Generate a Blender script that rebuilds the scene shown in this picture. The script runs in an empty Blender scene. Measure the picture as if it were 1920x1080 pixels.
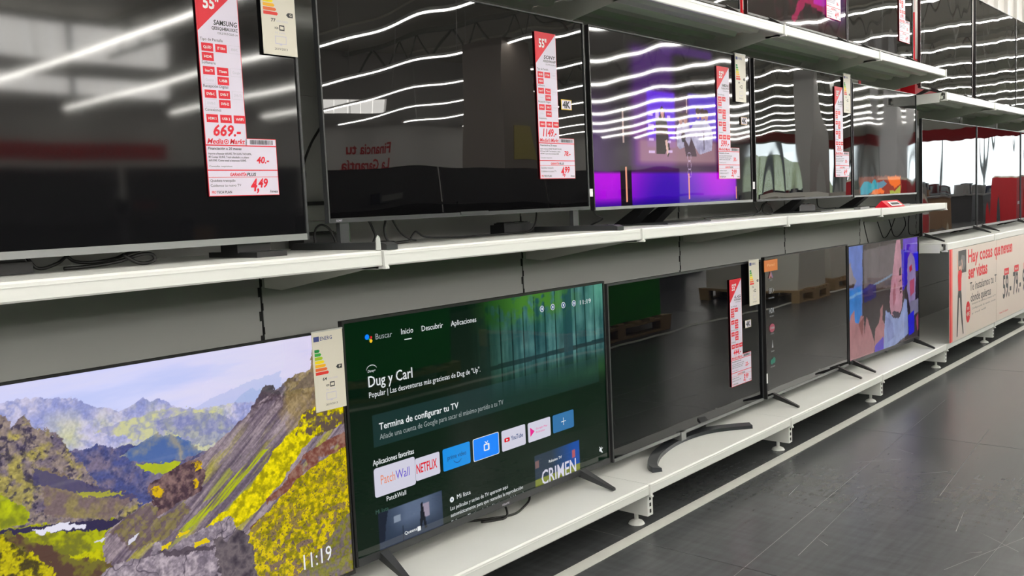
import bpy, math, random
import numpy as np
from mathutils import Vector, Matrix, Euler
from bpy_extras import object_utils
random.seed(7)
sc = bpy.context.scene
COL = sc.collection
# ---------------------------------------------------------------- camera, world, exposure
YAW, PITCH, ROLL = math.radians(48.4857), math.radians(5.0686), math.radians(-2.5676)
fw = Vector((math.sin(YAW)*math.cos(PITCH), math.cos(YAW)*math.cos(PITCH), -math.sin(PITCH)))
r0 = Vector((math.cos(YAW), -math.sin(YAW), 0)); u0 = r0.cross(fw)
rt = math.cos(ROLL)*r0 + math.sin(ROLL)*u0
up = -math.sin(ROLL)*r0 + math.cos(ROLL)*u0
cam_d = bpy.data.cameras.new('camera'); cam = bpy.data.objects.new('camera', cam_d); COL.objects.link(cam)
M = Matrix((rt, up, -fw)).transposed().to_4x4(); M.translation = Vector((0, 0, 1.242))
cam.matrix_world = M
cam_d.sensor_width = 36; cam_d.lens = 36*1697.3/1920; cam_d.clip_start = 0.05; cam_d.clip_end = 600
sc.camera = cam
w = bpy.data.worlds.new('overcast_sky'); sc.world = w; w.use_nodes = True
w.node_tree.nodes['Background'].inputs[0].default_value = (0.90, 0.95, 1.0, 1)
w.node_tree.nodes['Background'].inputs[1].default_value = 7.0
vs = sc.view_settings; vs.view_transform = 'Standard'; vs.look = 'None'; vs.exposure = 0.0; vs.gamma = 1.0; vs.use_curve_mapping = False
sc.cycles.use_denoising = True
sc.cycles.max_bounces = 8; sc.cycles.diffuse_bounces = 4; sc.cycles.glossy_bounces = 4
sc.cycles.sample_clamp_indirect = 6.0
STRIP_E = 88.0          # emission of the fluorescent strips

# ---------------------------------------------------------------- helpers
def lin(r, g, b):
    f = lambda c: (c/255/12.92) if c/255 <= .04045 else ((c/255+.055)/1.055)**2.4
    return (f(r), f(g), f(b))
def mat(name, col, rough=.5, metal=0, emit=0, spec=.5, ior=1.5, noise=None, ecol=None, coat=0):
    m = bpy.data.materials.new(name); m.use_nodes = True
    nt = m.node_tree; b = nt.nodes['Principled BSDF']
    b.inputs['Base Color'].default_value = (*col, 1); b.inputs['Roughness'].default_value = rough
    b.inputs['Metallic'].default_value = metal; b.inputs['IOR'].default_value = ior
    b.inputs['Specular IOR Level'].default_value = spec
    b.inputs['Coat Weight'].default_value = coat
    if emit:
        b.inputs['Emission Color'].default_value = (*(ecol or col), 1); b.inputs['Emission Strength'].default_value = emit
    if noise:   # (scale, amount, stretch xyz)
        s, amt, st = noise
        tc = nt.nodes.new('ShaderNodeTexCoord'); mp = nt.nodes.new('ShaderNodeMapping'); mp.inputs['Scale'].default_value = st
        n = nt.nodes.new('ShaderNodeTexNoise'); n.inputs['Scale'].default_value = s; n.inputs['Detail'].default_value = 5
        mr = nt.nodes.new('ShaderNodeMapRange'); mr.inputs['To Min'].default_value = 1-amt; mr.inputs['To Max'].default_value = 1+amt
        mx = nt.nodes.new('ShaderNodeVectorMath'); mx.operation = 'SCALE'; mx.inputs[0].default_value = col
        nt.links.new(tc.outputs['Object'], mp.inputs[0]); nt.links.new(mp.outputs[0], n.inputs['Vector'])
        nt.links.new(n.outputs[0], mr.inputs[0]); nt.links.new(mr.outputs[0], mx.inputs['Scale'])
        nt.links.new(mx.outputs[0], b.inputs['Base Color'])
    return m
def flat(name, rgb, rough=.45, emit=0, coat=0):
    return mat(name, lin(*rgb), rough, emit=emit, coat=coat)

class MB:
    def __init__(s): s.v = []; s.f = []; s.m = []; s.sm = []
    def add(s, vs, fs, m=0, smooth=False):
        o = len(s.v); s.v += [tuple(v) for v in vs]
        for f in fs: s.f.append(tuple(i+o for i in f)); s.m.append(m); s.sm.append(smooth)
        return s
    def box(s, x0, x1, y0, y1, z0, z1, m=0):
        v = [(x0,y0,z0),(x1,y0,z0),(x1,y1,z0),(x0,y1,z0),(x0,y0,z1),(x1,y0,z1),(x1,y1,z1),(x0,y1,z1)]
        return s.add(v, [(0,3,2,1),(4,5,6,7),(0,1,5,4),(1,2,6,5),(2,3,7,6),(3,0,4,7)], m)
    def loft(s, rings, m=0, smooth=False, caps=True):
        n = len(rings[0]); v = [p for r in rings for p in r]; f = []
        for i in range(len(rings)-1):
            for j in range(n): a=i*n+j; b=i*n+(j+1)%n; f.append((a, b, b+n, a+n))
        if caps: f.append(tuple(range(n-1,-1,-1))); f.append(tuple((len(rings)-1)*n+j for j in range(n)))
        return s.add(v, f, m, smooth)
    def tube(s, pts, r, m=0, n=8, radii=None):
        pts = [Vector(p) for p in pts]; rings = []; prev = None
        for i, p in enumerate(pts):
            t = (pts[min(i+1,len(pts)-1)]-pts[max(i-1,0)]).normalized()
            a = t.cross(Vector((0,0,1)) if abs(t.z) < .9 else Vector((1,0,0))).normalized()
            if prev is not None:
                a = (prev - t*prev.dot(t)).normalized()
            prev = a; b = t.cross(a); rr = radii[i] if radii else r
            rings.append([tuple(p+rr*(math.cos(k*2*math.pi/n)*a+math.sin(k*2*math.pi/n)*b)) for k in range(n)])
        return s.loft(rings, m, True)
    def cyl(s, x, y, z0, z1, r, m=0, n=20, r2=None):
        r2 = r if r2 is None else r2
        R = lambda rr, z: [(x+rr*math.cos(k*2*math.pi/n), y+rr*math.sin(k*2*math.pi/n), z) for k in range(n)]
        return s.loft([R(r,z0), R(r2,z1)], m)
    def poly(s, pts, y, m=0):   # flat polygon facing -Y; pts (x,z) counter-clockwise seen from the front
        a = sum(pts[i][0]*pts[(i+1)%len(pts)][1]-pts[(i+1)%len(pts)][0]*pts[i][1] for i in range(len(pts)))
        if a < 0: pts = pts[::-1]
        return s.add([(x, y, z) for x, z in pts], [tuple(range(len(pts)))], m)
    def rect(s, x0, x1, z0, z1, y, m=0): return s.poly([(x0,z0),(x1,z0),(x1,z1),(x0,z1)], y, m)
    def ell(s, cx, cz, rx, rz, y, m=0, n=20): return s.poly([(cx+rx*math.cos(k*2*math.pi/n), cz+rz*math.sin(k*2*math.pi/n)) for k in range(n)], y, m)
    def rrect(s, x0, x1, z0, z1, r, y, m=0):
        p = []
        for cx, cz, a in ((x1-r,z1-r,0),(x0+r,z1-r,90),(x0+r,z0+r,180),(x1-r,z0+r,270)):
            for k in range(5): t = math.radians(a+k*22.5); p.append((cx+r*math.cos(t), cz+r*math.sin(t)))
        return s.poly(p, y, m)
    def slab(s, pts, y0, y1, m=0):   # polygon in xz pulled from y0 (front) to y1
        a = sum(pts[i][0]*pts[(i+1)%len(pts)][1]-pts[(i+1)%len(pts)][0]*pts[i][1] for i in range(len(pts)))
        if a < 0: pts = pts[::-1]
        n = len(pts); v = [(x,y0,z) for x,z in pts]+[(x,y1,z) for x,z in pts]
        f = [tuple(range(n)), tuple(range(2*n-1,n-1,-1))]+[((i+1)%n, i, i+n, (i+1)%n+n) for i in range(n)]
        return s.add(v, f, m)
    def side(s, pts, x0, x1, m=0):   # polygon in yz pulled from x0 to x1
        n = len(pts); a = sum(pts[i][0]*pts[(i+1)%n][1]-pts[(i+1)%n][0]*pts[i][1] for i in range(n))
        if a < 0: pts = pts[::-1]
        v = [(x0,y,z) for y,z in pts]+[(x1,y,z) for y,z in pts]
        f = [tuple(range(n-1,-1,-1)), tuple(range(n,2*n))]+[(i, (i+1)%n, (i+1)%n+n, i+n) for i in range(n)]
        return s.add(v, f, m)
    def text(s, t, x, z, size, y, m=0, align='LEFT', bold=0, shear=0, sx=1.0, rot=0):
        vs, fs = text_geo(t, align, bold, shear)
        c, q = math.cos(rot), math.sin(rot)
        return s.add([(x+(a*sx*c-b*q)*size, y, z+(a*sx*q+b*c)*size) for a, b in vs], fs, m)
    def build(s, name, mats, parent=None, loc=(0,0,0), rot=0):
        me = bpy.data.meshes.new(name); me.from_pydata(s.v, [], s.f)
        for m in (mats if isinstance(mats, (list, tuple)) else [mats]): me.materials.append(m)
        me.polygons.foreach_set('material_index', s.m); me.polygons.foreach_set('use_smooth', s.sm); me.update()
        o = bpy.data.objects.new(name, me); COL.objects.link(o); o.location = loc; o.rotation_euler = (0,0,rot)
        if parent: o.parent = parent
        return o
_tc = {}
def text_geo(t, align, bold, shear):
    k = (t, align, bold, shear)
    if k in _tc: return _tc[k]
    cu = bpy.data.curves.new('t', 'FONT'); cu.body = t; cu.align_x = align; cu.size = 1; cu.offset = bold; cu.shear = shear; cu.resolution_u = 2
    o = bpy.data.objects.new('t', cu)
    me = o.to_mesh()
    _tc[k] = ([(v.co.x, v.co.y) for v in me.vertices], [tuple(p.vertices) for p in me.polygons])
    # faces must look along -Y once stood up: keep them counter-clockwise
    vs, fs = _tc[k]; out = []
    for f in fs:
        a = sum(vs[f[i]][0]*vs[f[(i+1)%len(f)]][1]-vs[f[(i+1)%len(f)]][0]*vs[f[i]][1] for i in range(len(f)))
        out.append(f if a > 0 else f[::-1])
    _tc[k] = (vs, out)
    o.to_mesh_clear(); bpy.data.objects.remove(o); bpy.data.curves.remove(cu)
    return _tc[k]
def tag(o, label=None, cat=None, group=None, kind=None):
    if label: o['label'] = label
    if cat: o['category'] = cat
    if group: o['group'] = group
    if kind: o['kind'] = kind
    return o
def thing(name, label, cat, loc=(0,0,0), rot=0, group=None):
    o = bpy.data.objects.new(name, None); COL.objects.link(o); o.location = loc; o.rotation_euler = (0,0,rot)
    o.empty_display_size = .1
    return tag(o, label, cat, group)
def struct(name, mb, m): return tag(mb.build(name, m), kind='structure')
def copy_tree(o, parent=None):
    c = o.copy(); COL.objects.link(c); c.parent = parent
    for ch in o.children: copy_tree(ch, c)
    return c
def smooth_path(pts, n=6):
    P = [Vector(p) for p in pts]; out = []
    for i in range(len(P)-1):
        a, b, c, d = P[max(i-1,0)], P[i], P[i+1], P[min(i+2,len(P)-1)]
        for k in range(n):
            t = k/n
            out.append(.5*((2*b)+(c-a)*t+(2*a-5*b+4*c-d)*t*t+(3*b-a-3*c+d)*t**3))
    out.append(P[-1]); return out

# ---------------------------------------------------------------- materials
WHITE = mat('white_enamel', (.86,.87,.84), .32, noise=(6,.03,(1,1,1)))
RIBM = mat('galvanised_white', (.76,.78,.71), .4)
PANEL = mat('grey_panel_enamel', (.47,.48,.455), .45, noise=(1.6,.06,(1,1,3)))
DARKGAP = mat('dark_slot', (.012,.012,.012), .7)
BLACKP = mat('black_plastic', (.012,.012,.013), .35)
DGREY = mat('dark_grey_plastic', (.035,.037,.04), .35)
SILVER = mat('brushed_silver', (.32,.33,.33), .35, metal=.6)
CHROME = mat('chrome', (.7,.7,.7), .15, metal=1)
CABLE = mat('cable_rubber', (.01,.01,.01), .45)
GLOSS = mat('screen_glass', (.0035,.0035,.004), .015, ior=1.95)
GLOSS0 = mat('screen_glass_dark', (.0025,.0028,.004), .012, ior=1.48)
GLOSS1 = mat('screen_glass_mid', (.003,.003,.0035), .012, ior=1.62)
GLOSS2 = mat('screen_glass_bright', (.006,.006,.0065), .02, ior=2.15)
SEMI = mat('screen_satin', (.006,.006,.007), .05, ior=1.55)
STEEL = mat('crescent_metal', (.06,.065,.075), .3, metal=.7)
RED = lin(226,0,40)
M_RED = mat('print_red', RED, .45); M_PAPER = mat('print_paper', lin(226,218,236), .4); M_INK = mat('print_ink', (.02,.02,.025), .5)
M_PALE = mat('print_pale_grey', lin(205,200,215), .45); M_WHITE = mat('print_white', (.85,.85,.87), .4)
M_CREAM = mat('label_card', lin(226,220,205), .4)
def emi(name, rgb, k=1.0):
    return mat('lit_'+name, (.003,.003,.003), .05, emit=k, ecol=lin(*rgb), ior=1.6)

# ================================================================ THE ROOM
XW, XE, YF, YB, CE = -14.0, 60.0, -19.0, 2.62, 6.45
fm = bpy.data.materials.new('vinyl_floor'); fm.use_nodes = True
nt = fm.node_tree; N = nt.nodes; Lk = nt.links; b = N['Principled BSDF']
tc = N.new('ShaderNodeTexCoord')
def noise_node(scale, st, det=6):
    mp = N.new('ShaderNodeMapping'); mp.inputs['Scale'].default_value = st
    n = N.new('ShaderNodeTexNoise'); n.inputs['Scale'].default_value = scale; n.inputs['Detail'].default_value = det
    Lk.new(tc.outputs['Object'], mp.inputs[0]); Lk.new(mp.outputs[0], n.inputs['Vector']); return n
n1 = noise_node(5, (1,9,1), 8); n2 = noise_node(4, (7,1,1), 6)
mxn = N.new('ShaderNodeMath'); mxn.operation = 'ADD'; Lk.new(n1.outputs[0], mxn.inputs[0]); Lk.new(n2.outputs[0], mxn.inputs[1])
mr = N.new('ShaderNodeMapRange'); mr.inputs['From Min'].default_value = .6; mr.inputs['From Max'].default_value = 1.4
mr.inputs['To Min'].default_value = .058; mr.inputs['To Max'].default_value = .096; Lk.new(mxn.outputs[0], mr.inputs[0])
cmb = N.new('ShaderNodeVectorMath'); cmb.operation = 'SCALE'; cmb.inputs[0].default_value = (.95,1.0,1.07)
Lk.new(mr.outputs[0], cmb.inputs['Scale']); Lk.new(cmb.outputs[0], b.inputs['Base Color'])
b.inputs['Roughness'].default_value = .27
FLOORJ = mat('floor_joint', (.05,.052,.055), .4); SCR = mat('floor_scratch', (.3,.3,.29), .4)
mb = MB(); mb.box(XW,XE,YF,YB,-.1,0,0)
for i in range(-7, 30):
    x = i*2.0+.7; mb.box(x,x+.003,YF,YB,0,.0004,1)
for y in (.78,-1.22,-3.22): mb.box(XW,XE,y,y+.0015,0,.0004,3)
for k in range(44):
    x, y = random.uniform(1.5,6.5), random.uniform(-.5,1.65); a = random.choice([.15,.9,1.1,2.4,.5]); l = random.uniform(.05,.28)
    dx, dy = math.cos(a)*l, math.sin(a)*l; nx, ny = -math.sin(a)*.0012, math.cos(a)*.0012
    mb.add([(x-nx,y-ny,.0006),(x+dx,y+dy,.0006),(x+dx*1.02,y+dy*1.02,.0006),(x+nx,y+ny,.0006)], [(0,1,2,3)], 2)
for (xa, ya), (xb, yb) in (((2.55,1.392),(5.6,1.588)), ((3.05,.87),(3.52,.722)), ((2.9,1.30),(3.6,1.36)), ((3.8,1.10),(5.0,1.21))):
    mb.add([(xa,ya,.0006),(xb,yb,.0006),(xb,yb+.002,.0006),(xa,ya+.002,.0006)], [(0,1,2,3)], 3)
struct('floor', mb, [fm, FLOORJ, SCR, mat('floor_seam_pale', (.19,.19,.185), .4)])
CEIL = mat('ceiling_sheet', (.68,.66,.58), .6)
mb = MB(); mb.box(XW,XE,YF,YB,CE,CE+.15)
for i in range(15): mb.box(XW+5*i, XW+5*i+.3, YF, YB, CE-.06, CE, 0)
struct('ceiling', mb, CEIL)
WALLM = mat('wall_white', (.74,.72,.70), .6); REDWALL = mat('wall_red_band', lin(200,10,30), .5)
mb = MB(); mb.box(XW,XE,YB,YB+.1,0,CE); x = -2.0
while x < 20:
    mb.box(x,x+.03,YB-.035,YB,2.36,CE,0); mb.box(x+.09,x+.105,YB-.02,YB,2.36,CE,0); x += .42
mb.box(XW,XE,YB-.04,YB,2.02,2.36,1)
struct('wall_back', mb, [WALLM, REDWALL])
mb = MB(); mb.box(XW-.1,XW,YF,YB,0,CE); struct('wall_left', mb, WALLM)
# wall opposite, with two clerestory bands and a shop window at its far end
mb = MB(); A0, A1, B0, B1 = 4.56, 4.98, 5.38, 6.28; WX0, WX1, WZ0, WZ1 = 46.5, 59.4, .95, 4.2
Y0, Y1 = YF-.2, YF
mb.box(XW,WX0,Y0,Y1,0,A0); mb.box(WX1,XE,Y0,Y1,0,A0); mb.box(WX0,WX1,Y0,Y1,0,WZ0); mb.box(WX0,WX1,Y0,Y1,WZ1,A0)
mb.box(XW,XE,Y0,Y1,A1,B0); mb.box(XW,XE,Y0,Y1,B1,CE); mb.box(12.6,17.6,Y0,Y1,A0,A1); mb.box(20.2,XE,Y0,Y1,A0,A1); mb.box(12.6,XE,Y0,Y1,B0,B1)
mb.box(34,XE,Y1,Y1+.05,4.25,4.75,1); mb.box(3,12.4,Y1,Y1+.05,2.95,3.35,1)
for q, (s_, z_) in enumerate((('Financia tu',3.25),('La Garantía',2.72))):
    vs_, fs_ = text_geo(s_, 'LEFT', .02, 0); mb.add([(20.6-a*.5, Y1+.02, z_+b_*.5) for a, b_ in vs_], [f[::-1] for f in fs_], 1)
struct('wall_front', mb, [WALLM, REDWALL])
FROST = mat('frosted_panel', (.8,.8,.78), .5, emit=9, ecol=(.96,.93,.88))
for n_, (z0, z1, x1) in enumerate(((A0,A1,12.6),(B0,B1,12.6))):
    mb = MB(); x = XW
    while x < x1:
        e = min(x+.55, x1); mb.box(x+.02, e-.02, YF-.12, YF-.08, z0, z1); x += .55
    if n_ == 0:
        for q in range(5): mb.box(17.62+q*.515, 18.11+q*.515, YF-.12, YF-.08, A0, A1)
    struct('window_%d' % (n_+1), mb, FROST)
    mb = MB()
    for k in range(int((x1-XW)/3)+1): mb.box(XW+3*k, XW+3*k+.1, YF-.08, YF, z0, z1)
    struct('trim_%d' % (n_+3), mb, DGREY)
gm = bpy.data.materials.new('window_glass'); gm.use_nodes = True; nt = gm.node_tree
tr = nt.nodes.new('ShaderNodeBsdfTransparent'); tr.inputs[0].default_value = (.92,.95,.94,1); gl = nt.nodes.new('ShaderNodeBsdfGlossy'); gl.inputs['Roughness'].default_value = .02
mx = nt.nodes.new('ShaderNodeMixShader'); mx.inputs[0].default_value = .08
nt.links.new(tr.outputs[0], mx.inputs[1]); nt.links.new(gl.outputs[0], mx.inputs[2]); nt.links.new(mx.outputs[0], nt.nodes['Material Output'].inputs[0])
# end wall: glazed shop front
mb = MB(); mb.box(XE,XE+.2,YF,YB,4.85,CE); mb.box(XE,XE+.2,YF,YB,0,.75); mb.box(XE-.05,XE+.2,YF,YB,4.15,4.85,1)
mb.box(XE,XE+.2,YF,-18,.75,4.15); mb.box(XE,XE+.2,1.5,YB,.75,4.15)
struct('wall_right', mb, [WALLM, REDWALL])
mb = MB(); mb.box(XE+.08,XE+.10,-18,1.5,.75,4.15); struct('window_3', mb, gm)
mb = MB()
for k in range(9): y = -18+k*2.4; mb.box(XE-.02,XE+.18,y-.06,y+.06,.75,4.15)
struct('trim_5', mb, DGREY)
mb = MB(); mb.box(WX0,WX1,YF-.12,YF-.10,WZ0,WZ1); struct('window_4', mb, gm)
mb = MB()
for k in range(5): x = WX0+k*3.2; mb.box(x-.06,x+.06,YF-.18,YF+.02,WZ0,WZ1)
struct('trim_6', mb, DGREY)
# outside
GR = mat('dry_grass', (.22,.21,.12), .9, noise=(.3,.4,(1,1,1)))
mb = MB(); mb.box(XE+.2,260,-160,90,-.3,-.1); mb.box(30,XE+.2,-160,YF-.2,-.3,-.1); tag(mb.build('ground', GR), kind='structure')
HILL = mat('hill_scrub', (.16,.18,.09), .9, noise=(.25,.6,(1,1,1)))
def hill(cx, cy, rx, ry, h, lab):
    n = 48; v = []; f = []
    for i in range(n+1):
        for j in range(n+1):
            a, c = i/n*2-1, j/n*2-1; d = math.sqrt(a*a+c*c)
            z = h*max(0, math.cos(min(d,1)*math.pi)*.5+.5) + (random.uniform(0,.07)*h if d < .85 else 0)
            v.append((cx+a*rx, cy+c*ry, z-.25))
    for i in range(n):
        for j in range(n): k = i*(n+1)+j; f.append((k,k+n+1,k+n+2,k+1))
    mb = MB(); mb.add(v, f, 0, True); tag(mb.build('hill', HILL), kind='structure')
hill(108,-50,34,15,6.5,'')
# white floor lines of the aisle
TAPE = mat('floor_tape_white', (.66,.66,.62), .5, noise=(25,.12,(1,1,1)))
mb = MB(); mb.box(XW,34,1.829,1.882,.0005,.0025); struct('trim_1', mb, TAPE)
mb = MB(); mb.box(XW,34,-.44,-.38,.0005,.0025); struct('trim_2', mb, TAPE)
# fluorescent strips and roof trusses
LAMP = mat('fluorescent_tube', (.9,.9,.88), .5, emit=STRIP_E, ecol=(1.0,.97,.90)); LAMPB = mat('strip_housing', (.7,.7,.68), .4)
proto = None
for i in range(-7, 12):
    x = 9.6+2.75*i
    if proto is None:
        t = thing('ceiling_light', '', 'ceiling light', (x,0,4.14)); proto = t
        mb = MB(); mb.box(-.017,.017,-18.5,2.3,-.014,.0); mb.build('tube', LAMP, t)
        mb = MB(); mb.box(-.036,.036,-18.6,2.4,.003,.05)
        for y in (-18,-13,-8,-3,2): mb.box(-.006,.006,y,y+.012,.05,CE-4.14-.002)
        mb.build('housing', LAMPB, t)
    else:
        t = copy_tree(proto); t.location = (x,0,4.14)
    tag(t, 'long white fluorescent ceiling strip, a bright line mirrored in the screens', 'ceiling light', 'ceiling strip lights mirrored in the screens')
TRUSS = mat('truss_paint', (.30,.30,.27), .5)
proto = None
for i, x in enumerate((3.5, 11, 18.5, 26, 33.5, 41, 48.5)):
    if proto is None:
        proto = thing('roof_truss', '', 'roof truss', (x,0,5.5)); t = proto
        mb = MB(); mb.box(-.05,.05,YF+.02,YB-.06,0,.1); mb.box(-.05,.05,YF+.02,YB-.06,.76,.88); mb.build('chord', TRUSS, t)
        mb = MB()
        for k in range(17):
            y = YF+.6+k*1.2
            mb.tube([(0,y,.08),(0,y+.6,.78)], .03, n=5); mb.tube([(0,y+.6,.78),(0,y+1.2,.08)], .03, n=5)
        mb.build('web', TRUSS, t)
    else:
        t = copy_tree(proto); t.location = (x,0,5.5)
    tag(t, 'grey steel roof truss with zigzag web, seen mirrored in the upper screens', 'roof truss', 'roof trusses mirrored in the screens')

# ================================================================ SHELVING
J = [-.916, .334, 1.584, 2.834, 4.084, 5.334, 6.584]      # joints of the grey unit
JR = [6.584, 7.834, 9.084, 10.334, 11.584]                # joints of the unit beyond
YSF, YSB = 1.86, 2.425
def shelf(x0, x1, z, label, group, first_br=True, last_br=False, h=.042, base=False):
    t = thing('shelf', label, 'shelf', ((x0+x1)/2, YSF, z), 0, group)
    w = (x1-x0)/2-.0015
    mb = MB(); mb.box(-w,w,.006,YSB-YSF,-.004,0); mb.box(-w,w,.02,.03,-.022,-.004); mb.build('deck', WHITE, t)
    mb = MB()   # rolled front lip
    prof = [(.012,0),(.004,-.001),(0,-.005),(0,-h+.004),(.003,-h),(.016,-h),(.016,-h+.003),(.005,-h+.004),(.005,-.008),(.012,-.004)]
    mb.side(prof, -w, w); mb.box(-w,w,-.0012,0,-h*.30,-h*.26); mb.build('front_lip', WHITE, t)
    mb = MB()
    for yy in (.10,.215,.33,.44):
        mb.side([(yy,-.004),(yy+.07,-.004),(yy+.055,-.024),(yy+.015,-.024)], -w+.03, w-.03)
    mb.build('underside_rib', RIBM, t)
    for s, do in ((-1,first_br),(1,last_br)):
        if not do: continue
        mb = MB(); x = s*w
        mb.side([(.02,-.004),(YSB-YSF,-.004),(YSB-YSF,-.115),(YSB-YSF-.09,-.12),(.06,-.05),(.02,-.048)], x-(.003 if s>0 else 0), x+(.003 if s<0 else 0))
        mb.box(x-(.010 if s>0 else 0),x+(.010 if s<0 else 0),.02,.09,-.052,-.043)
        mb.build('bracket', RIBM, t)
        mb = MB(); q = 0 if s < 0 else -.014; mb.slab([(x+q,-.0005),(x+q+.012,-.0005),(x+q+.014,-h-.004),(x+q+.002,-h-.006)], -.006, .0); mb.box(x+q,x+q+.013,-.01,.03,-h-.008,-h-.001)
        mb.build('joint_clip', WHITE, t)
    if base:
        for s, do in ((-1,True),):
            x = s*w
            x += .018; mb = MB(); mb.box(x-.018,x+.018,.010,YSB-YSF,-.128,-.043)
            for zz in (-.06,-.085,-.11): mb.box(x-.005,x+.005,.0085,.01,zz-.007,zz+.007,1)
            bb = mb.build('base_bracket', [WHITE, DARKGAP], t)
            mb = MB(); mb.cyl(x,.075,-z+.001,-z+.010,.032,r2=.026); mb.cyl(x,.075,-z+.010,-z+.018,.026,r2=.009); mb.cyl(x,.075,-z+.018,-.128,.008)
            mb.build('levelling_foot', WHITE, bb)
    return t
ORD = ['leftmost', 'second', 'third', 'fourth', 'fifth', 'sixth']
nb = len(J)-1
where_mid = ['out at the far left', 'under the far left television', 'under the 1149 price card', 'under the violet television', 'right of the violet television', 'carrying the red tent sign']
where_top = ['out at the far left', 'above the far left television', 'above the 1149 price card', 'above the violet television', 'second from its right end', 'with the free right corner']
where_bot = ['out at the far left', 'under the landscape television', 'under the app menu television', 'under the crescent stand', 'under the icon column television', 'under the television showing people']
for i in range(nb):
    last = i == nb-1
    shelf(J[i], J[i+1], 1.144, 'white middle shelf board '+where_mid[i], 'middle shelf boards', True, last)
    shelf(J[i], J[i+1], 2.033, 'white top shelf board '+where_top[i], 'top shelf boards', True, last, h=.046)
    shelf(J[i], J[i+1], .173, 'white bottom shelf board '+where_bot[i], 'bottom shelf boards', True, False, h=.042, base=True)
wr = ['nearest the grey shelving', 'second from the grey shelving', 'third from the grey shelving', 'at the far right end']
for i in range(4):
    shelf(JR[i], JR[i+1], .173, 'bottom board below the posters, '+wr[i], 'bottom boards of the far unit', True, i == 3, base=True)
    shelf(JR[i], JR[i+1], .866, 'counter board above the posters, '+wr[i], 'counter boards of the far unit', True, False, h=.05)
    shelf(JR[i], JR[i+1], 1.886, 'lower-set white upper board of the far unit, '+wr[i], 'upper boards of the far unit', True, False, h=.05)
# end cheek of the counter and of the far upper board
for z, lab in ((.862,'pale metal end plate closing the left side of the counter'), (1.882,'pale metal end plate closing the left side of the far upper board')):
    mb = MB(); mb.box(6.578,6.5825,1.90,2.42,z-.062,z-.002); tag(mb.build('end_plate', WHITE), lab, 'end plate')
# back panels and slotted uprights
bl = ['far left', 'behind the far left television', 'behind the left part of the 1149 television', 'behind the violet television', 'above the crescent stand television', 'above the television showing people']
for i in range(nb):
    mb = MB(); x0, x1 = J[i]+.004, J[i+1]-.004
    for z0, z1 in ((.02,.42),(.423,.823),(.826,1.226),(1.229,1.629),(1.632,2.06)):
        mb.box(x0,x1,2.445,2.457,z0,z1)
    tag(mb.build('back_panel', PANEL), 'grey metal back panel of the shelving, '+bl[i], 'back panel', 'grey back panels')
for i in range(4):
    mb = MB(); x0, x1 = JR[i]+.004, JR[i+1]-.004
    for z0, z1 in ((.02,.42),(.423,.823),(.826,1.226),(1.229,1.629),(1.632,1.95)):
        mb.box(x0,x1,2.445,2.457,z0,z1)
    tag(mb.build('back_panel', PANEL), 'grey metal back panel of the far unit, '+wr[i], 'back panel', 'back panels of the far unit')
ul = ['', 'at the left end, behind the far left television', 'left of the app menu television', 'above the right corner of the app menu television', 'above the crescent stand television', 'above the dark grey television', 'above the television showing people', 'in the far unit, second', 'in the far unit, third', 'in the far unit, fourth', 'in the far unit, last']
for i, x in enumerate(J+JR[1:]):
    mb = MB(); top = 2.06 if i < 7 else 1.95
    mb.box(x-.003,x+.003,2.4475,2.50,.02,top,1)
    z = .10
    while z < top-.05:
        mb.box(x-.011,x-.001,2.4435,2.4448,z,z+.030,1); mb.box(x+.0005,x+.005,2.4435,2.4448,z+.032,z+.055,1); z += .075
    mb.box(x-.03,x+.03,2.458,2.5,.02,top,0)
    tag(mb.build('slotted_upright', [PANEL, DARKGAP]), 'slotted metal upright between the back panels '+(ul[i] if ul[i] else 'beyond the left edge'), 'upright', 'slotted uprights')

# ================================================================ SCREEN PICTURES
def vnoise(X, Y, seed):
    xi = np.floor(X).astype(int); yi = np.floor(Y).astype(int); fx = X-xi; fy = Y-yi
    fx = fx*fx*(3-2*fx); fy = fy*fy*(3-2*fy)
    def h(a, b):
        n = (a*374761393+b*668265263+seed*1442695041) & 0x7fffffff
        n = ((n ^ (n >> 13))*1274126177) & 0x7fffffff
        return ((n ^ (n >> 16)) & 0xffff)/65535.0
    return (h(xi,yi)*(1-fx)+h(xi+1,yi)*fx)*(1-fy)+(h(xi,yi+1)*(1-fx)+h(xi+1,yi+1)*fx)*fy
def fbm(X, Y, s, seed, oct=5):
    r = 0; a = .5; t = 0
    for k in range(oct): r = r+a*vnoise(X*s, Y*s, seed+k*17); t += a; a *= .55; s *= 2.03
    return r/t
def pip(S, T, poly):
    inside = np.zeros(S.shape, bool); n = len(poly); j = n-1
    for i in range(n):
        xi, yi = poly[i]; xj, yj = poly[j]
        if yi != yj:
            c = ((yi > T) != (yj > T)) & (S < (xj-xi)*(T-yi)/(yj-yi)+xi); inside ^= c
        j = i
    return inside
def C(r, g, b): return np.array([r, g, b], float)/255
def mix(a, b, k): return a+(b-a)*k[..., None]
def paint(img, mask, col, k=1.0):
    if np.isscalar(k): k = np.full(mask.shape, k)
    kk = np.where(mask, k, 0)[..., None]; img[...] = img*(1-kk)+col*kk
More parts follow.
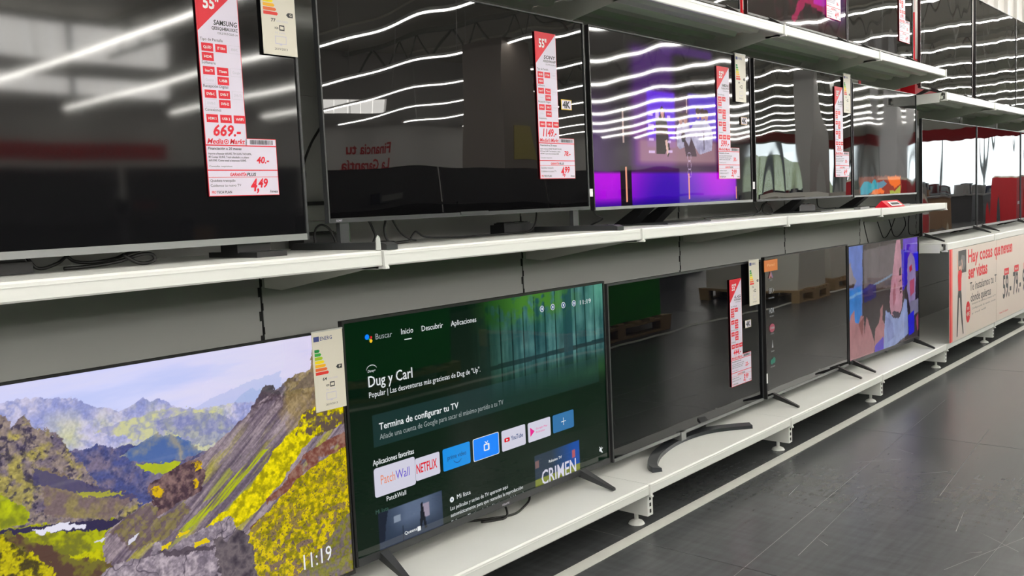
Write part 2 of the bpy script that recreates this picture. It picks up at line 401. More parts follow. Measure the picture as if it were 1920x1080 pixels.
def pic_landscape(S, T):
    X = S*1.78
    n1 = fbm(X, T, 9, 3); n2 = fbm(X, T, 26, 9); n3 = fbm(X, T, 75, 21, 4); n4 = fbm(X, T, 150, 27, 3)
    rid = 1-np.abs(2*fbm(X, T, 9, 33, 6)-1); rd2 = 1-np.abs(2*fbm(X, T, 20, 35, 5)-1)
    B = lambda *c: np.broadcast_to(C(*c), S.shape+(3,))
    ram = lambda v, lo, hi: np.clip((v-lo)/(hi-lo), 0, 1)
    img = np.array(B(214,216,248)); big = (n2-.5)*.020+(n3-.5)*.016; bigt = (n2[::-1]-.5)*.022+(n3-.5)*.016
    js, jt = S+big, T+bigt; fs, ft = S+(n3-.5)*.010, T+(n3-.5)*.016
    def P(pts, c, k=1.0, fine=False):
        m = pip(fs if fine else js, ft if fine else jt, pts); paint(img, m, c, k)
    # sky: lilac white with a bluer left and faint veils
    img[...] = mix(img, B(200,204,246), ram(T, .88, 1.02)*ram(S, .75, .2)); img[...] = mix(img, B(216,202,224), ram(S, .5, .95)*.6)
    cl = fbm(X*.5+T*.7, T*2.6-X*.2, 5, 50); img[...] = mix(img, B(184,196,240), ram(cl, .45, .75)*.55); img[...] = mix(img, B(228,222,238), ram(cl, .5, .2)*.5)
    P([(.60,.79),(.68,.835),(.76,.865),(.84,.88),(.84,.6),(.5,.6)], C(186,192,228), .7, True); P([(.70,.77),(.745,.825),(.77,.84),(.82,.80),(.82,.6),(.68,.6)], C(160,178,216), .6, True)
    # far plateau and twin peaks, blue lilac with pale facets
    c = mix(B(160,164,208), B(200,196,220), ram(rid, .55, .95)); c = mix(c, B(130,138,190), ram(rd2, .75, 1)*.6); c = mix(c, B(206,206,158), ram(n1, .50, .7)*ram(T, .90, .80)*.8); c = c*(.9+.2*n4[..., None])
    P([(-.1,.93),(.15,.93),(.287,.948),(.33,.952),(.36,.942),(.40,.925),(.441,.888),(.491,.853),(.515,.865),(.533,.880),(.55,.866),(.568,.872),(.602,.822),(.671,.80),(.72,.80),(.80,.78),(.86,.5),(-.1,.5)], c, 1, True)
    c = mix(B(204,204,146), B(164,164,192), ram(n2, .42, .62)); c = mix(c, B(138,142,182), ram(rd2, .8, 1)*.6); P([(.44,.80),(.52,.825),(.60,.825),(.68,.79),(.72,.74),(.72,.70),(.60,.715),(.50,.75)], c, .8)
    P([(.55,.79),(.62,.80),(.70,.77),(.73,.72),(.68,.66),(.62,.69)], mix(B(150,152,188), B(110,116,168), ram(n3, .4, .6)), .55)
    # dark blue valley walls
    c = mix(B(78,84,132), B(122,112,134), ram(n2, .35, .65)); c = mix(c, B(60,64,106), ram(n3, .52, .7)*.7); c = c*(.85+.3*n4[..., None])
    P([(.30,.79),(.409,.758),(.447,.746),(.49,.73),(.521,.733),(.569,.738),(.615,.69),(.664,.643),(.68,.58),(.40,.45),(.25,.6)], c)
    P([(.48,.70),(.515,.73),(.56,.752),(.60,.715),(.655,.655),(.60,.64),(.52,.665)], mix(B(82,108,160), B(150,148,140), ram(rid, .7, .95)), .9)
    P([(.508,.664),(.60,.632),(.585,.60),(.545,.612)], mix(B(190,198,34), B(150,160,60), n2), 1, True)
    # craggy left hill
    dg = 1-np.abs(2*fbm((X+T*1.1)*.5, T-X*.4, 22, 5, 6)-1)
    c = mix(B(88,80,108), B(144,130,124), ram(dg, .4, .95)); c = mix(c, B(176,166,70), ram(n2*.5+n1*.5, .50, .60)*.6); c = mix(c, B(44,40,64), ram(n3, .56, .70)*.7); c = c*(.75+.5*n4[..., None])
    P([(-.1,.90),(.22,.92),(.285,.917),(.305,.873),(.315,.885),(.325,.895),(.338,.855),(.368,.828),(.393,.772),(.411,.709),(.428,.64),(.477,.575),(.512,.53),(.50,.47),(-.1,.55)], c)
    P([(.345,.73),(.37,.70),(.42,.635),(.50,.557),(.46,.50),(.34,.57)], mix(B(118,102,104), B(140,128,90), ram(n2, .4, .65))*(.85+.3*n4[..., None]))
    P([(.33,.73),(.40,.66),(.45,.61),(.51,.555),(.50,.548),(.42,.60),(.33,.68)], B(74,70,108), .8, True)
    P([(.40,.628),(.45,.598),(.485,.568),(.46,.575),(.41,.60)], B(190,190,56), .7)
    P([(-.1,.72),(.20,.70),(.273,.675),(.294,.643),(.317,.60),(.316,.565),(.25,.57),(-.1,.60)], mix(B(184,192,26), B(116,122,40), ram(n2, .4, .7)), 1, True)
    # valley floor
    P([(-.1,.56),(.268,.572),(.414,.515),(.483,.49),(.52,.38),(.3,.30),(-.1,.35)], mix(B(168,172,22), B(112,112,42), ram(n1*.6+n3*.4, .42, .6)))
    P([(.30,.45),(.46,.40),(.50,.37),(.44,.345),(.36,.37)], mix(B(190,188,10), B(130,124,30), ram(n3, .4, .65)), .9)
    P([(.22,.580),(.414,.520),(.483,.490),(.447,.470),(.289,.545),(.2,.56)], C(50,44,74), 1, True)
    P([(.318,.540),(.35,.533),(.37,.536),(.41,.508),(.409,.497),(.37,.512),(.33,.519)], C(226,224,238), 1, True)
    # long scree slope on the right
    st = fbm((X*.82-T)*5.5, (X*.6+T)*.42, 12, 71, 5); s2 = fbm((X*.82-T)*3, (X*.6+T)*.5, 7, 99)
    c = mix(B(98,86,100), B(158,144,150), ram(st, .33, .66)); c = mix(c, B(168,162,62), ram(s2, .54, .66)*ram(T, .72, .62)*.7); c = mix(c, B(60,48,58), ram(rd2, .78, 1)*ram(T, .70, .78)*ram(S, .70, .76)*.8); c = mix(c, B(150,130,74), ram(n1, .48, .64)*ram(T, .6, .7)*ram(S, .76, .84)*.6); c = c*(.82+.36*n4[..., None])
    P([(.44,.46),(.493,.504),(.531,.525),(.538,.572),(.573,.605),(.623,.625),(.649,.639),(.698,.688),(.762,.753),(.787,.816),(.805,.842),(.822,.832),(.829,.812),(.859,.848),(.915,.868),(.925,.941),(.97,.96),(1.1,.97),(1.1,-.1),(.5,-.1),(.44,.35)], c)
    P([(.775,.77),(.787,.82),(.805,.846),(.822,.834),(.828,.812),(.81,.80)], mix(B(52,46,62), B(112,98,104), n3)); P([(.86,.80),(.91,.85),(.94,.86),(1.05,.95),(1.05,.80),(.93,.80)], mix(B(66,56,62), B(134,118,112), n3), .6)
    for pl, cc, kk in (([(.775,.60),(.735,.555),(.66,.465),(.58,.39),(.60,.385),(.69,.455),(.755,.54),(.80,.60)], C(172,184,26), .95), ([(.70,.57),(.665,.52),(.64,.47),(.66,.475),(.71,.54)], C(160,170,50), .6), ([(.82,.57),(.76,.50),(.68,.41),(.69,.405),(.77,.47),(.84,.56)], C(166,176,60), .6), ([(.64,.43),(.60,.39),(.54,.34),(.56,.34),(.62,.38)], C(150,160,50), .5)): P(pl, cc, kk*ram(st, .30, .52), True)
    # yellow moss
    spk = fbm(X, T, 60, 61, 4); my = mix(B(222,206,6), B(150,140,18), ram(spk, .40, .68)); my = my*(.85+.3*n4[..., None])
    P([(.895,.665),(.85,.63),(.817,.595),(.77,.51),(.737,.465),(.69,.415),(.640,.378),(.67,.33),(.70,.325),(.762,.383),(.817,.445),(.882,.56),(.92,.60)], my)
    P([(1.1,.79),(.98,.77),(.93,.72),(.88,.69),(.87,.62),(.92,.60),(1.1,.64)], mix(my, B(92,78,70), ram(n2*.6+n3*.4, .44, .54)))
    P([(1.1,.62),(.96,.575),(.888,.535),(.83,.455),(.81,.428),(.77,.40),(.79,.385),(.86,.43),(.937,.50),(1.1,.55)], mix(B(112,66,58), B(146,112,100), ram(n3, .35, .7)), ram(n2, .30, .42))
    P([(.81,.36),(.77,.345),(.735,.315),(.745,.30),(.79,.325)], mix(B(92,56,52), B(120,90,60), n3), .9)
    c = mix(B(212,190,6), B(128,120,22), ram(spk, .38, .66)); c = mix(c, B(126,106,94), ram(fbm(X, T, 48, 81, 4), .54, .62)*ram(T, .55, .2)); c = mix(c, B(70,60,60), ram(n4, .60, .72)*.8); c = c*(.8+.4*n4[..., None])
    P([(1.1,.56),(1.005,.530),(.885,.468),(.79,.365),(.73,.3),(.748,.199),(.745,.127),(.76,-.1),(1.1,-.1)], c)
    P([(1.1,.30),(.99,.24),(.93,.15),(.86,.08),(.80,-.1),(1.1,-.1)], mix(B(112,112,44), B(104,94,104), ram(n3, .38, .6))*(.75+.5*n4[..., None]), .85)
    # outcrop in mid distance
    P([(.536,.581),(.573,.612),(.600,.622),(.64,.628),(.652,.572),(.633,.509),(.587,.489),(.547,.466),(.531,.524)], mix(B(66,48,58), B(126,102,100), ram(n3*.6+n2*.4, .38, .62))*(.8+.4*n4[..., None]))
    for pl in ([(.539,.565),(.556,.572),(.566,.55),(.560,.53),(.542,.535)], [(.622,.56),(.634,.57),(.632,.535),(.620,.525)], [(.622,.612),(.644,.618),(.650,.592),(.632,.588)]): P(pl, C(206,172,20), ram(n3, .3, .5))
    P([(.45,.46),(.49,.50),(.53,.52),(.55,.46),(.60,.485),(.62,.46),(.56,.38),(.49,.38)], mix(B(124,114,62), B(96,80,82), ram(n3, .42, .56)), .7)
    P([(.28,.56),(.33,.49),(.38,.42),(.45,.36),(.46,.30),(.36,.22),(.25,.42)], mix(B(84,62,54), B(110,104,48), ram(n2, .45, .6)))
    P([(-.1,.56),(.22,.575),(.27,.55),(.31,.48),(.35,.38),(.37,.25),(.36,-.1),(-.1,-.1)], mix(B(180,170,12), B(66,58,30), ram(spk, .42, .62))*(.8+.4*n4[..., None]))
    for pl in ([(.42,.445),(.445,.450),(.438,.438)], [(.488,.42),(.505,.428),(.498,.408),(.482,.398)]): P(pl, C(214,212,224), 1, True)
    # boulders at the front
    fc = np.abs(fbm(X, T, 11, 44, 3)-.5); c = mix(B(176,164,172), B(118,108,120), ram(n3*.5+n2*.5, .36, .64)); c = mix(c, B(52,44,58), ram(fc, .018, 0)*.8); c = c*(.8+.4*n4[..., None])
    P([(.33,-.1),(.40,.26),(.43,.33),(.47,.352),(.522,.336),(.533,.375),(.545,.372),(.57,.340),(.60,.365),(.642,.378),(.70,.382),(.71,.33),(.73,.3),(.748,.199),(.745,-.1)], c)
    P([(.655,.33),(.69,.30),(.71,.33),(.735,.29),(.748,.21),(.745,.0),(.68,.06),(.665,.2)], mix(B(54,46,58), B(112,102,106), ram(rd2, .5, 1))); P([(.54,.345),(.60,.325),(.66,.30),(.655,.285),(.56,.31)], C(70,60,70), .8)
    for pl in ([(.545,.362),(.572,.366),(.568,.345),(.548,.340)], [(.615,.335),(.645,.342),(.652,.325),(.62,.312)], [(.582,.382),(.60,.385),(.598,.370),(.584,.368)]): P(pl, C(214,190,14))
    g = img.mean(-1, keepdims=True); img = g+(img-g)*1.14
    return np.clip(img, 0, 1)
def soft(S, T, x0, x1, z0, z1, e):
    f = lambda v, a, b: np.clip((v-a)/e+.5, 0, 1)*np.clip((b-v)/e+.5, 0, 1)
    return f(S,x0,x1)*f(T,z0,z1)
def pic_menu(S, T):
    img = np.zeros(S.shape+(3,)); img[...] = C(0,22,9)
    k = np.clip((T-.25)/.5, 0, 1)*np.clip((.42-S)/.3, 0, 1)
    n = fbm(S*1.8, T, 12, 5)
    fence = (np.clip((S-.40)/.22, 0, 1)*np.clip((T-.50)/.16, 0, 1))
    ph = (S*21) % 1; plank = .75+.25*(ph > .12)+.0*T; plank = plank*(.7+.6*vnoise(np.floor(S*21)*1.7, T*0+3, 4))
    n5 = fbm(S*60, T*4, 1, 77, 4); c = mix(np.broadcast_to(C(20,56,62), img.shape), np.broadcast_to(C(100,150,146), img.shape), np.clip(n*.5+n5*.9-.25, 0, 1)*plank); c = mix(c, np.broadcast_to(C(12,34,38), img.shape), (ph < .07)*.8)
    c = mix(c, np.broadcast_to(C(22,44,48), img.shape), (np.abs(T-.66-.02*S) < .012)*.8)
    c = mix(c, np.broadcast_to(C(30,66,74), img.shape), ((np.abs(S-.46) < .018)|(np.abs(S-.82) < .022))*.9)
    c = mix(c, np.broadcast_to(C(70,122,44), img.shape), np.clip((fbm(S*1.8, T, 22, 31)-.36)*5, 0, 1)*np.clip((T-.84)/.08, 0, 1)*np.clip((.90-S)*6, 0, 1))
    c = mix(c, np.broadcast_to(C(110,190,160), img.shape), np.clip((S-.90)*8, 0, .6)*np.clip((T-.8)*6, 0, 1))
    img[...] = mix(img, c, fence*.95)
    g = np.clip((S-.55)*3, 0, 1)*np.clip((T-.44)/.08, 0, 1)*np.clip((.62-T)/.08, 0, 1)
    img[...] = mix(img, np.broadcast_to(C(36,74,38), img.shape), g*(.4+.8*n)*.8)
    # set-up card
    m = (S > .068) & (S < .965) & (T > .452) & (T < .592)
    paint(img, m, C(34,66,74), .55*np.clip(1.15-S*.55, 0, 1))
    # thumbnail, dim blue grey studio
    m = (S > .067) & (S < .277) & (T < .165); paint(img, m, mix(np.broadcast_to(C(34,46,66), img.shape), np.broadcast_to(C(92,106,132), img.shape), np.clip(soft(S,T,.12,.26,.06,.2,.07)*.8+n*.2, 0, 1)))
    paint(img, (soft(S,T,.116,.136,.095,.125,.004) > .5), C(130,142,160)); paint(img, (soft(S,T,.205,.232,.07,.135,.006) > .5), C(150,140,158))
    paint(img, pip(S, T, [(.197,.03),(.205,.14),(.21,.14),(.216,.08),(.222,.02),(.214,.02),(.209,.06),(.202,.02)]), C(16,20,32)); paint(img, (S > .142) & (S < .145) & (T < .07), C(20,26,40))
    paint(img, pip(S, T, [(.067,.165),(.10,.165),(.09,.10),(.085,.03),(.067,.03)]), C(18,26,44))
    # crime show card
    m = (S > .643) & (S < .853) & (T < .163); paint(img, m, mix(np.broadcast_to(C(40,54,70), img.shape), np.broadcast_to(C(10,72,160), img.shape), np.clip((S-.72)*9, 0, 1)))
    paint(img, m & (T < .035), C(112,122,20)); paint(img, m & (np.abs(S-.655) < .009) & (np.abs(T-.115) < .018), C(120,92,92)); paint(img, m & (np.abs(S-.825) < .008) & (np.abs(T-.10) < .02), C(170,84,90))
    return np.clip(img, 0, 1)
def pic_violet(S, T):
    img = np.zeros(S.shape+(3,)); img[...] = C(12,10,14)
    n = fbm(S*1.8, T, 8, 5)
    def P(m, col, k=1.): paint(img, m, col, k)
    P(S > -1, C(96,10,150), soft(S,T,-.1,.13,.1,.62,.22)*.5)
    P(S > -1, C(120,30,130), soft(S,T,.20,.80,.18,.68,.06)*.45)
    P(S > -1, C(118,14,190), soft(S,T,.21,.46,.22,.95,.05)*.45)
    P(S > -1, C(96,20,226), soft(S,T,.295,.465,.35,.69,.015)*.9)
    P(S > -1, C(84,44,210), soft(S,T,.55,.75,.40,.70,.02)*.85)
    P(S > -1, C(84,10,140), soft(S,T,.38,.72,.93,.99,.03)*.6)
    P(S > -1, C(176,138,140), soft(S,T,.24,.74,.25,.40,.04)*.75)  # brownish reflection wash over the glass, painted into the picture
    # lower violet strip
    k = soft(S,T,-.1,.88,-.1,.195,.02); c = mix(np.broadcast_to(C(60,0,176), img.shape), np.broadcast_to(C(186,10,226), img.shape), np.clip(np.sin(S*9+1)*.5+.3+T*1.5, 0, 1)); c = mix(c, np.broadcast_to(C(24,4,120), img.shape), np.clip((.05-T)*16, 0, .8)); P(S > -1, c, k)
    P((S > .138) & (S < .20) & (T < .235), C(12,8,16), .95)
    for s, a, b_ in ((.169,.02,.23),(.876,.01,.10),(.545,.02,.19)): P((np.abs(S-s) < .0035) & (T > a) & (T < b_), C(240,160,130))
    for s, a, b_ in ((.161,.365,.567),(.541,.56,.675),(.84,.36,.55)): P((np.abs(S-s) < .003) & (T > a) & (T < b_), C(226,196,180), .8)
    # standing figure in black
    P(pip(S, T, [(.345,.50),(.36,.53),(.375,.55),(.372,.58),(.385,.605),(.40,.58),(.402,.54),(.415,.50),(.42,.42),(.43,.33),(.415,.29),(.405,.33),(.40,.31),(.345,.31)]), C(34,20,26))
    P(pip(S, T, [(.378,.548),(.376,.575),(.388,.59),(.398,.575),(.396,.54),(.386,.52)]), C(206,150,140)); P(pip(S, T, [(.40,.39),(.412,.40),(.42,.32),(.41,.30)]), C(220,180,170))
    for s, t, w_, h_ in ((.315,.545,.014,.010),(.355,.545,.010,.016),(.318,.47,.018,.018),(.318,.395,.014,.006),(.425,.385,.010,.006),(.425,.54,.01,.006),(.32,.32,.018,.006),(.43,.325,.012,.01)): P((np.abs(S-s) < w_) & (np.abs(T-t) < h_), C(220,190,236), .9)
    # group in pale shirts
    P(pip(S, T, [(.47,.45),(.48,.49),(.50,.515),(.55,.51),(.56,.47),(.58,.50),(.60,.53),(.66,.54),(.70,.50),(.715,.44),(.705,.34),(.62,.31),(.595,.35),(.53,.36),(.49,.34),(.475,.36)]), mix(np.broadcast_to(C(186,180,206), img.shape), np.broadcast_to(C(142,136,168), img.shape), np.clip((fbm(S*1.8,T,20,2)-.35)*3, 0, 1)))
    for s, t in ((.50,.53),(.53,.535),(.615,.575),(.645,.57),(.67,.565)): P(((S-s)/.014)**2+((T-t)/.032)**2 < 1, C(176,126,118)); P(((S-s)/.016)**2+((T-t-.02)/.022)**2 < 1, C(64,40,40))
    P(pip(S, T, [(.51,.44),(.52,.36),(.53,.30),(.60,.30),(.59,.36),(.565,.42),(.55,.36)]), C(66,40,60)); P((np.abs(S-.652) < .003) & (T > .34) & (T < .46), C(70,60,80))
    P((((S-.515)/.014)**2+((T-.42)/.035)**2 < 1), C(30,26,40))
    for t in (.295,.24,.19): e = ((S-.55)/.013)**2+((T-t)/.028)**2; P((e < 1) & (e > .72), C(214,190,226), .8)
    return np.clip(img, 0, 1)
def pic_people(S, T):
    img = np.zeros(S.shape+(3,)); img[...] = C(58,50,54); n = fbm(S*1.8, T, 12, 8)
    P = lambda pts, col, k=1.: paint(img, pip(S+(n-.5)*.02, T+(n-.5)*.02, pts), col, k)
    P([(.2,.95),(.66,.97),(.64,.55),(.2,.6)], C(104,96,102), .9)
    P([(-.1,1.1),(.19,1.1),(.17,.3),(-.1,.25)], C(96,122,196)); P([(-.1,.60),(.16,.64),(.16,.3),(-.1,.25)], C(52,126,206)); P([(-.1,.55),(.2,.60),(.6,.69),(.6,.67),(.2,.575),(-.1,.52)], C(140,180,216), .6)
    P([(-.1,.82),(.03,.86),(.06,.75),(.10,.69),(.06,.63),(-.1,.65)], C(136,128,138)); P([(.0,.67),(.08,.66),(.06,.63),(.0,.64)], C(44,28,40))
    P([(.18,.6),(.28,.64),(.36,.62),(.36,.50),(.2,.48)], C(36,30,110), .8)
    P([(.76,1.1),(.99,1.1),(.99,.75),(.86,.60),(.76,.5)], C(86,30,196)); P([(.72,.9),(.83,.9),(.82,.55),(.74,.50)], C(40,14,190)); P([(.93,.85),(1.1,.86),(1.1,.66),(.93,.66)], C(30,20,226)); P([(.86,.6),(1.1,.62),(1.1,.3),(.9,.2),(.8,.3)], C(26,18,36))
    # singer: raised arm, face, shirt
    P([(.66,1.0),(.72,1.02),(.73,.9),(.745,.66),(.75,.45),(.73,.32),(.66,.26),(.57,.30),(.55,.42),(.58,.62),(.62,.78)], C(186,132,150))
    P([(.70,.72),(.735,.74),(.735,.66),(.705,.66)], C(46,26,40)); P([(.60,.50),(.64,.62),(.65,.45),(.61,.36)], C(160,96,112)); P([(.705,.53),(.735,.55),(.738,.49),(.712,.475)], C(74,18,34)); P([(.71,.505),(.735,.515),(.733,.505)], C(230,210,210)); P([(.69,.60),(.73,.615),(.73,.60),(.69,.59)], C(90,50,60))
    P([(.50,.36),(.55,.32),(.60,.27),(.66,.25),(.72,.28),(.78,.42),(.82,.40),(.83,.06),(.46,-.05),(.46,.12)], C(136,150,196)); P([(.58,.31),(.62,.28),(.68,.24),(.71,.26),(.69,.30),(.62,.33)], C(60,50,70)); P([(.50,.30),(.60,.22),(.62,.08),(.52,.05)], C(112,120,168), .6)
    P([(.83,.80),(.88,.86),(.94,.80),(.965,.6),(.95,.38),(.86,.34),(.82,.5)], C(146,128,178)); P([(.86,.72),(.90,.74),(.90,.68),(.86,.66)], C(190,40,70)); P([(.86,.58),(.94,.60),(.94,.46),(.87,.42)], C(178,60,90), .8); P([(.86,.37),(1.02,.39),(1.02,.26),(.87,.2)], C(124,120,150))
    P([(.83,.24),(.93,.28),(.93,.06),(.84,.04)], C(20,22,214)); P([(.96,.2),(1.05,.28),(1.05,.1),(.98,.06)], C(150,70,96))
    for pts in ([(-.05,-.05),(-.03,.22),(.03,.40),(.07,.44),(.08,.34),(.12,.30),(.15,.37),(.19,.36),(.20,.1),(.2,-.05)], [(.18,-.05),(.2,.22),(.23,.35),(.28,.25),(.33,.1),(.33,-.05)], [(.33,.05),(.35,.22),(.40,.26),(.42,.38),(.455,.42),(.45,.28),(.48,.22),(.46,.0),(.36,-.05)]): P(pts, C(164,112,116))
    P([(.12,.30),(.19,.35),(.17,.18)], C(118,62,62), .7); P([(.34,.06),(.46,.12),(.47,-.1),(.34,-.1)], C(70,48,190), .9)
    return np.clip(img*(.85+.3*n[..., None]), 0, 1)
def pic_nature(S, T):
    img = np.zeros(S.shape+(3,)); img[...] = C(5,5,6)
    P = lambda pts, col, k=1.: paint(img, pip(S+(nn-.5)*.04, T+(nn-.5)*.03, pts), col, k); nn = fbm(S*1.8, T, 14, 3)
    P([(.08,.165),(.74,.18),(.73,.0),(.08,.0)], C(116,60,44)); P([(.09,.06),(.16,.13),(.26,.10),(.30,.145),(.34,.11),(.44,.13),(.50,.10),(.42,.06),(.30,.04),(.2,.0),(.09,.0)], C(10,140,160)); P([(.28,.04),(.4,.06),(.46,.03),(.44,.0),(.25,.0)], C(226,116,56)); P([(.50,.17),(.73,.17),(.72,.09),(.62,.05),(.54,.1)], C(220,112,40)); P([(.55,.04),(.62,.02),(.72,.08),(.72,.0),(.55,.0)], C(140,170,70))
    return img
def pic_magenta_reflection(S, T):  # pink reflection on the glass, painted in as glowing screen colour
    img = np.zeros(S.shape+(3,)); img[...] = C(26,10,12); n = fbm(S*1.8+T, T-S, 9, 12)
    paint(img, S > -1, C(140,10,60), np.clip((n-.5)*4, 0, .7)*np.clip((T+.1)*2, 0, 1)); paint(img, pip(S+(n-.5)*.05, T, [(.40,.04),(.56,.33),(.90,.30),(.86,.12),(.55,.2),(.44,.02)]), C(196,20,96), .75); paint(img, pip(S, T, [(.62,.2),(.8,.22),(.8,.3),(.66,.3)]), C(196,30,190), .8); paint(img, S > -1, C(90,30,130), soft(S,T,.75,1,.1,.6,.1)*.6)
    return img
PICMAT = {}
def pic_material(k):
    if k in PICMAT: return PICMAT[k]
    m = bpy.data.materials.new('lit_screen'); m.use_nodes = True; nt = m.node_tree; b = nt.nodes['Principled BSDF']
    b.inputs['Base Color'].default_value = (.003,.003,.003,1); b.inputs['Roughness'].default_value = .03; b.inputs['IOR'].default_value = 1.5
    if k < 1: b.inputs['IOR'].default_value = 1.7
    at = nt.nodes.new('ShaderNodeAttribute'); at.attribute_name = 'picture'
    nt.links.new(at.outputs['Color'], b.inputs['Emission Color']); b.inputs['Emission Strength'].default_value = k
    PICMAT[k] = m; return m
def screen_mesh(w, h, seed, wav, pic=None, res=(64,36), matl=None, parent=None, loc=(0,0,0), strength=1.0):
    nx, nz = res; rs = random.Random(seed); p = [rs.uniform(0,6.28) for _ in range(8)]
    s = np.linspace(0,1,nx+1); t = np.linspace(0,1,nz+1); S, T = np.meshgrid(s, t)
    X = S*w; Z = T*h
    # the glass bows and ripples by a fraction of a millimetre
    Y = wav*((Z-h/2)*(.0016*np.sin(X*5.2+p[0])+.0008*np.sin(X*12+p[1])+.0005*np.sin(X*23+p[4]))+.000022*np.sin(X*14+Z*9+p[2])+.00002*np.sin(Z*20+X*4+p[3])+.0006*(X-w/2)**2)
    V = np.stack([X-w/2, Y-Y.max(), Z], -1).reshape(-1,3)
    i = np.arange(nx); j = np.arange(nz); I, Jj = np.meshgrid(i, j); a = (Jj*(nx+1)+I).ravel()
    F = np.stack([a, a+1, a+nx+2, a+nx+1], -1)
    me = bpy.data.meshes.new('screen'); me.vertices.add(len(V)); me.vertices.foreach_set('co', V.ravel())
    me.loops.add(F.size); me.loops.foreach_set('vertex_index', F.ravel().astype(np.int32)); me.polygons.add(len(F))
    me.polygons.foreach_set('loop_start', np.arange(0, F.size, 4, dtype=np.int32)); me.polygons.foreach_set('use_smooth', np.ones(len(F), bool))
    me.update(calc_edges=True); me.validate()
    if pic is not None:
        img = pic(S, T); l = np.where(img <= .04045, img/12.92, ((img+.055)/1.055)**2.4)
        ca = me.color_attributes.new('picture', 'FLOAT_COLOR', 'POINT')
        ca.data.foreach_set('color', np.concatenate([l, np.ones(l.shape[:2]+(1,))], -1).astype(np.float32).ravel())
        me.materials.append(pic_material(strength))
    else: me.materials.append(matl or GLOSS)
    o = bpy.data.objects.new('screen', me); COL.objects.link(o); o.location = loc
    if parent: o.parent = parent
    return o

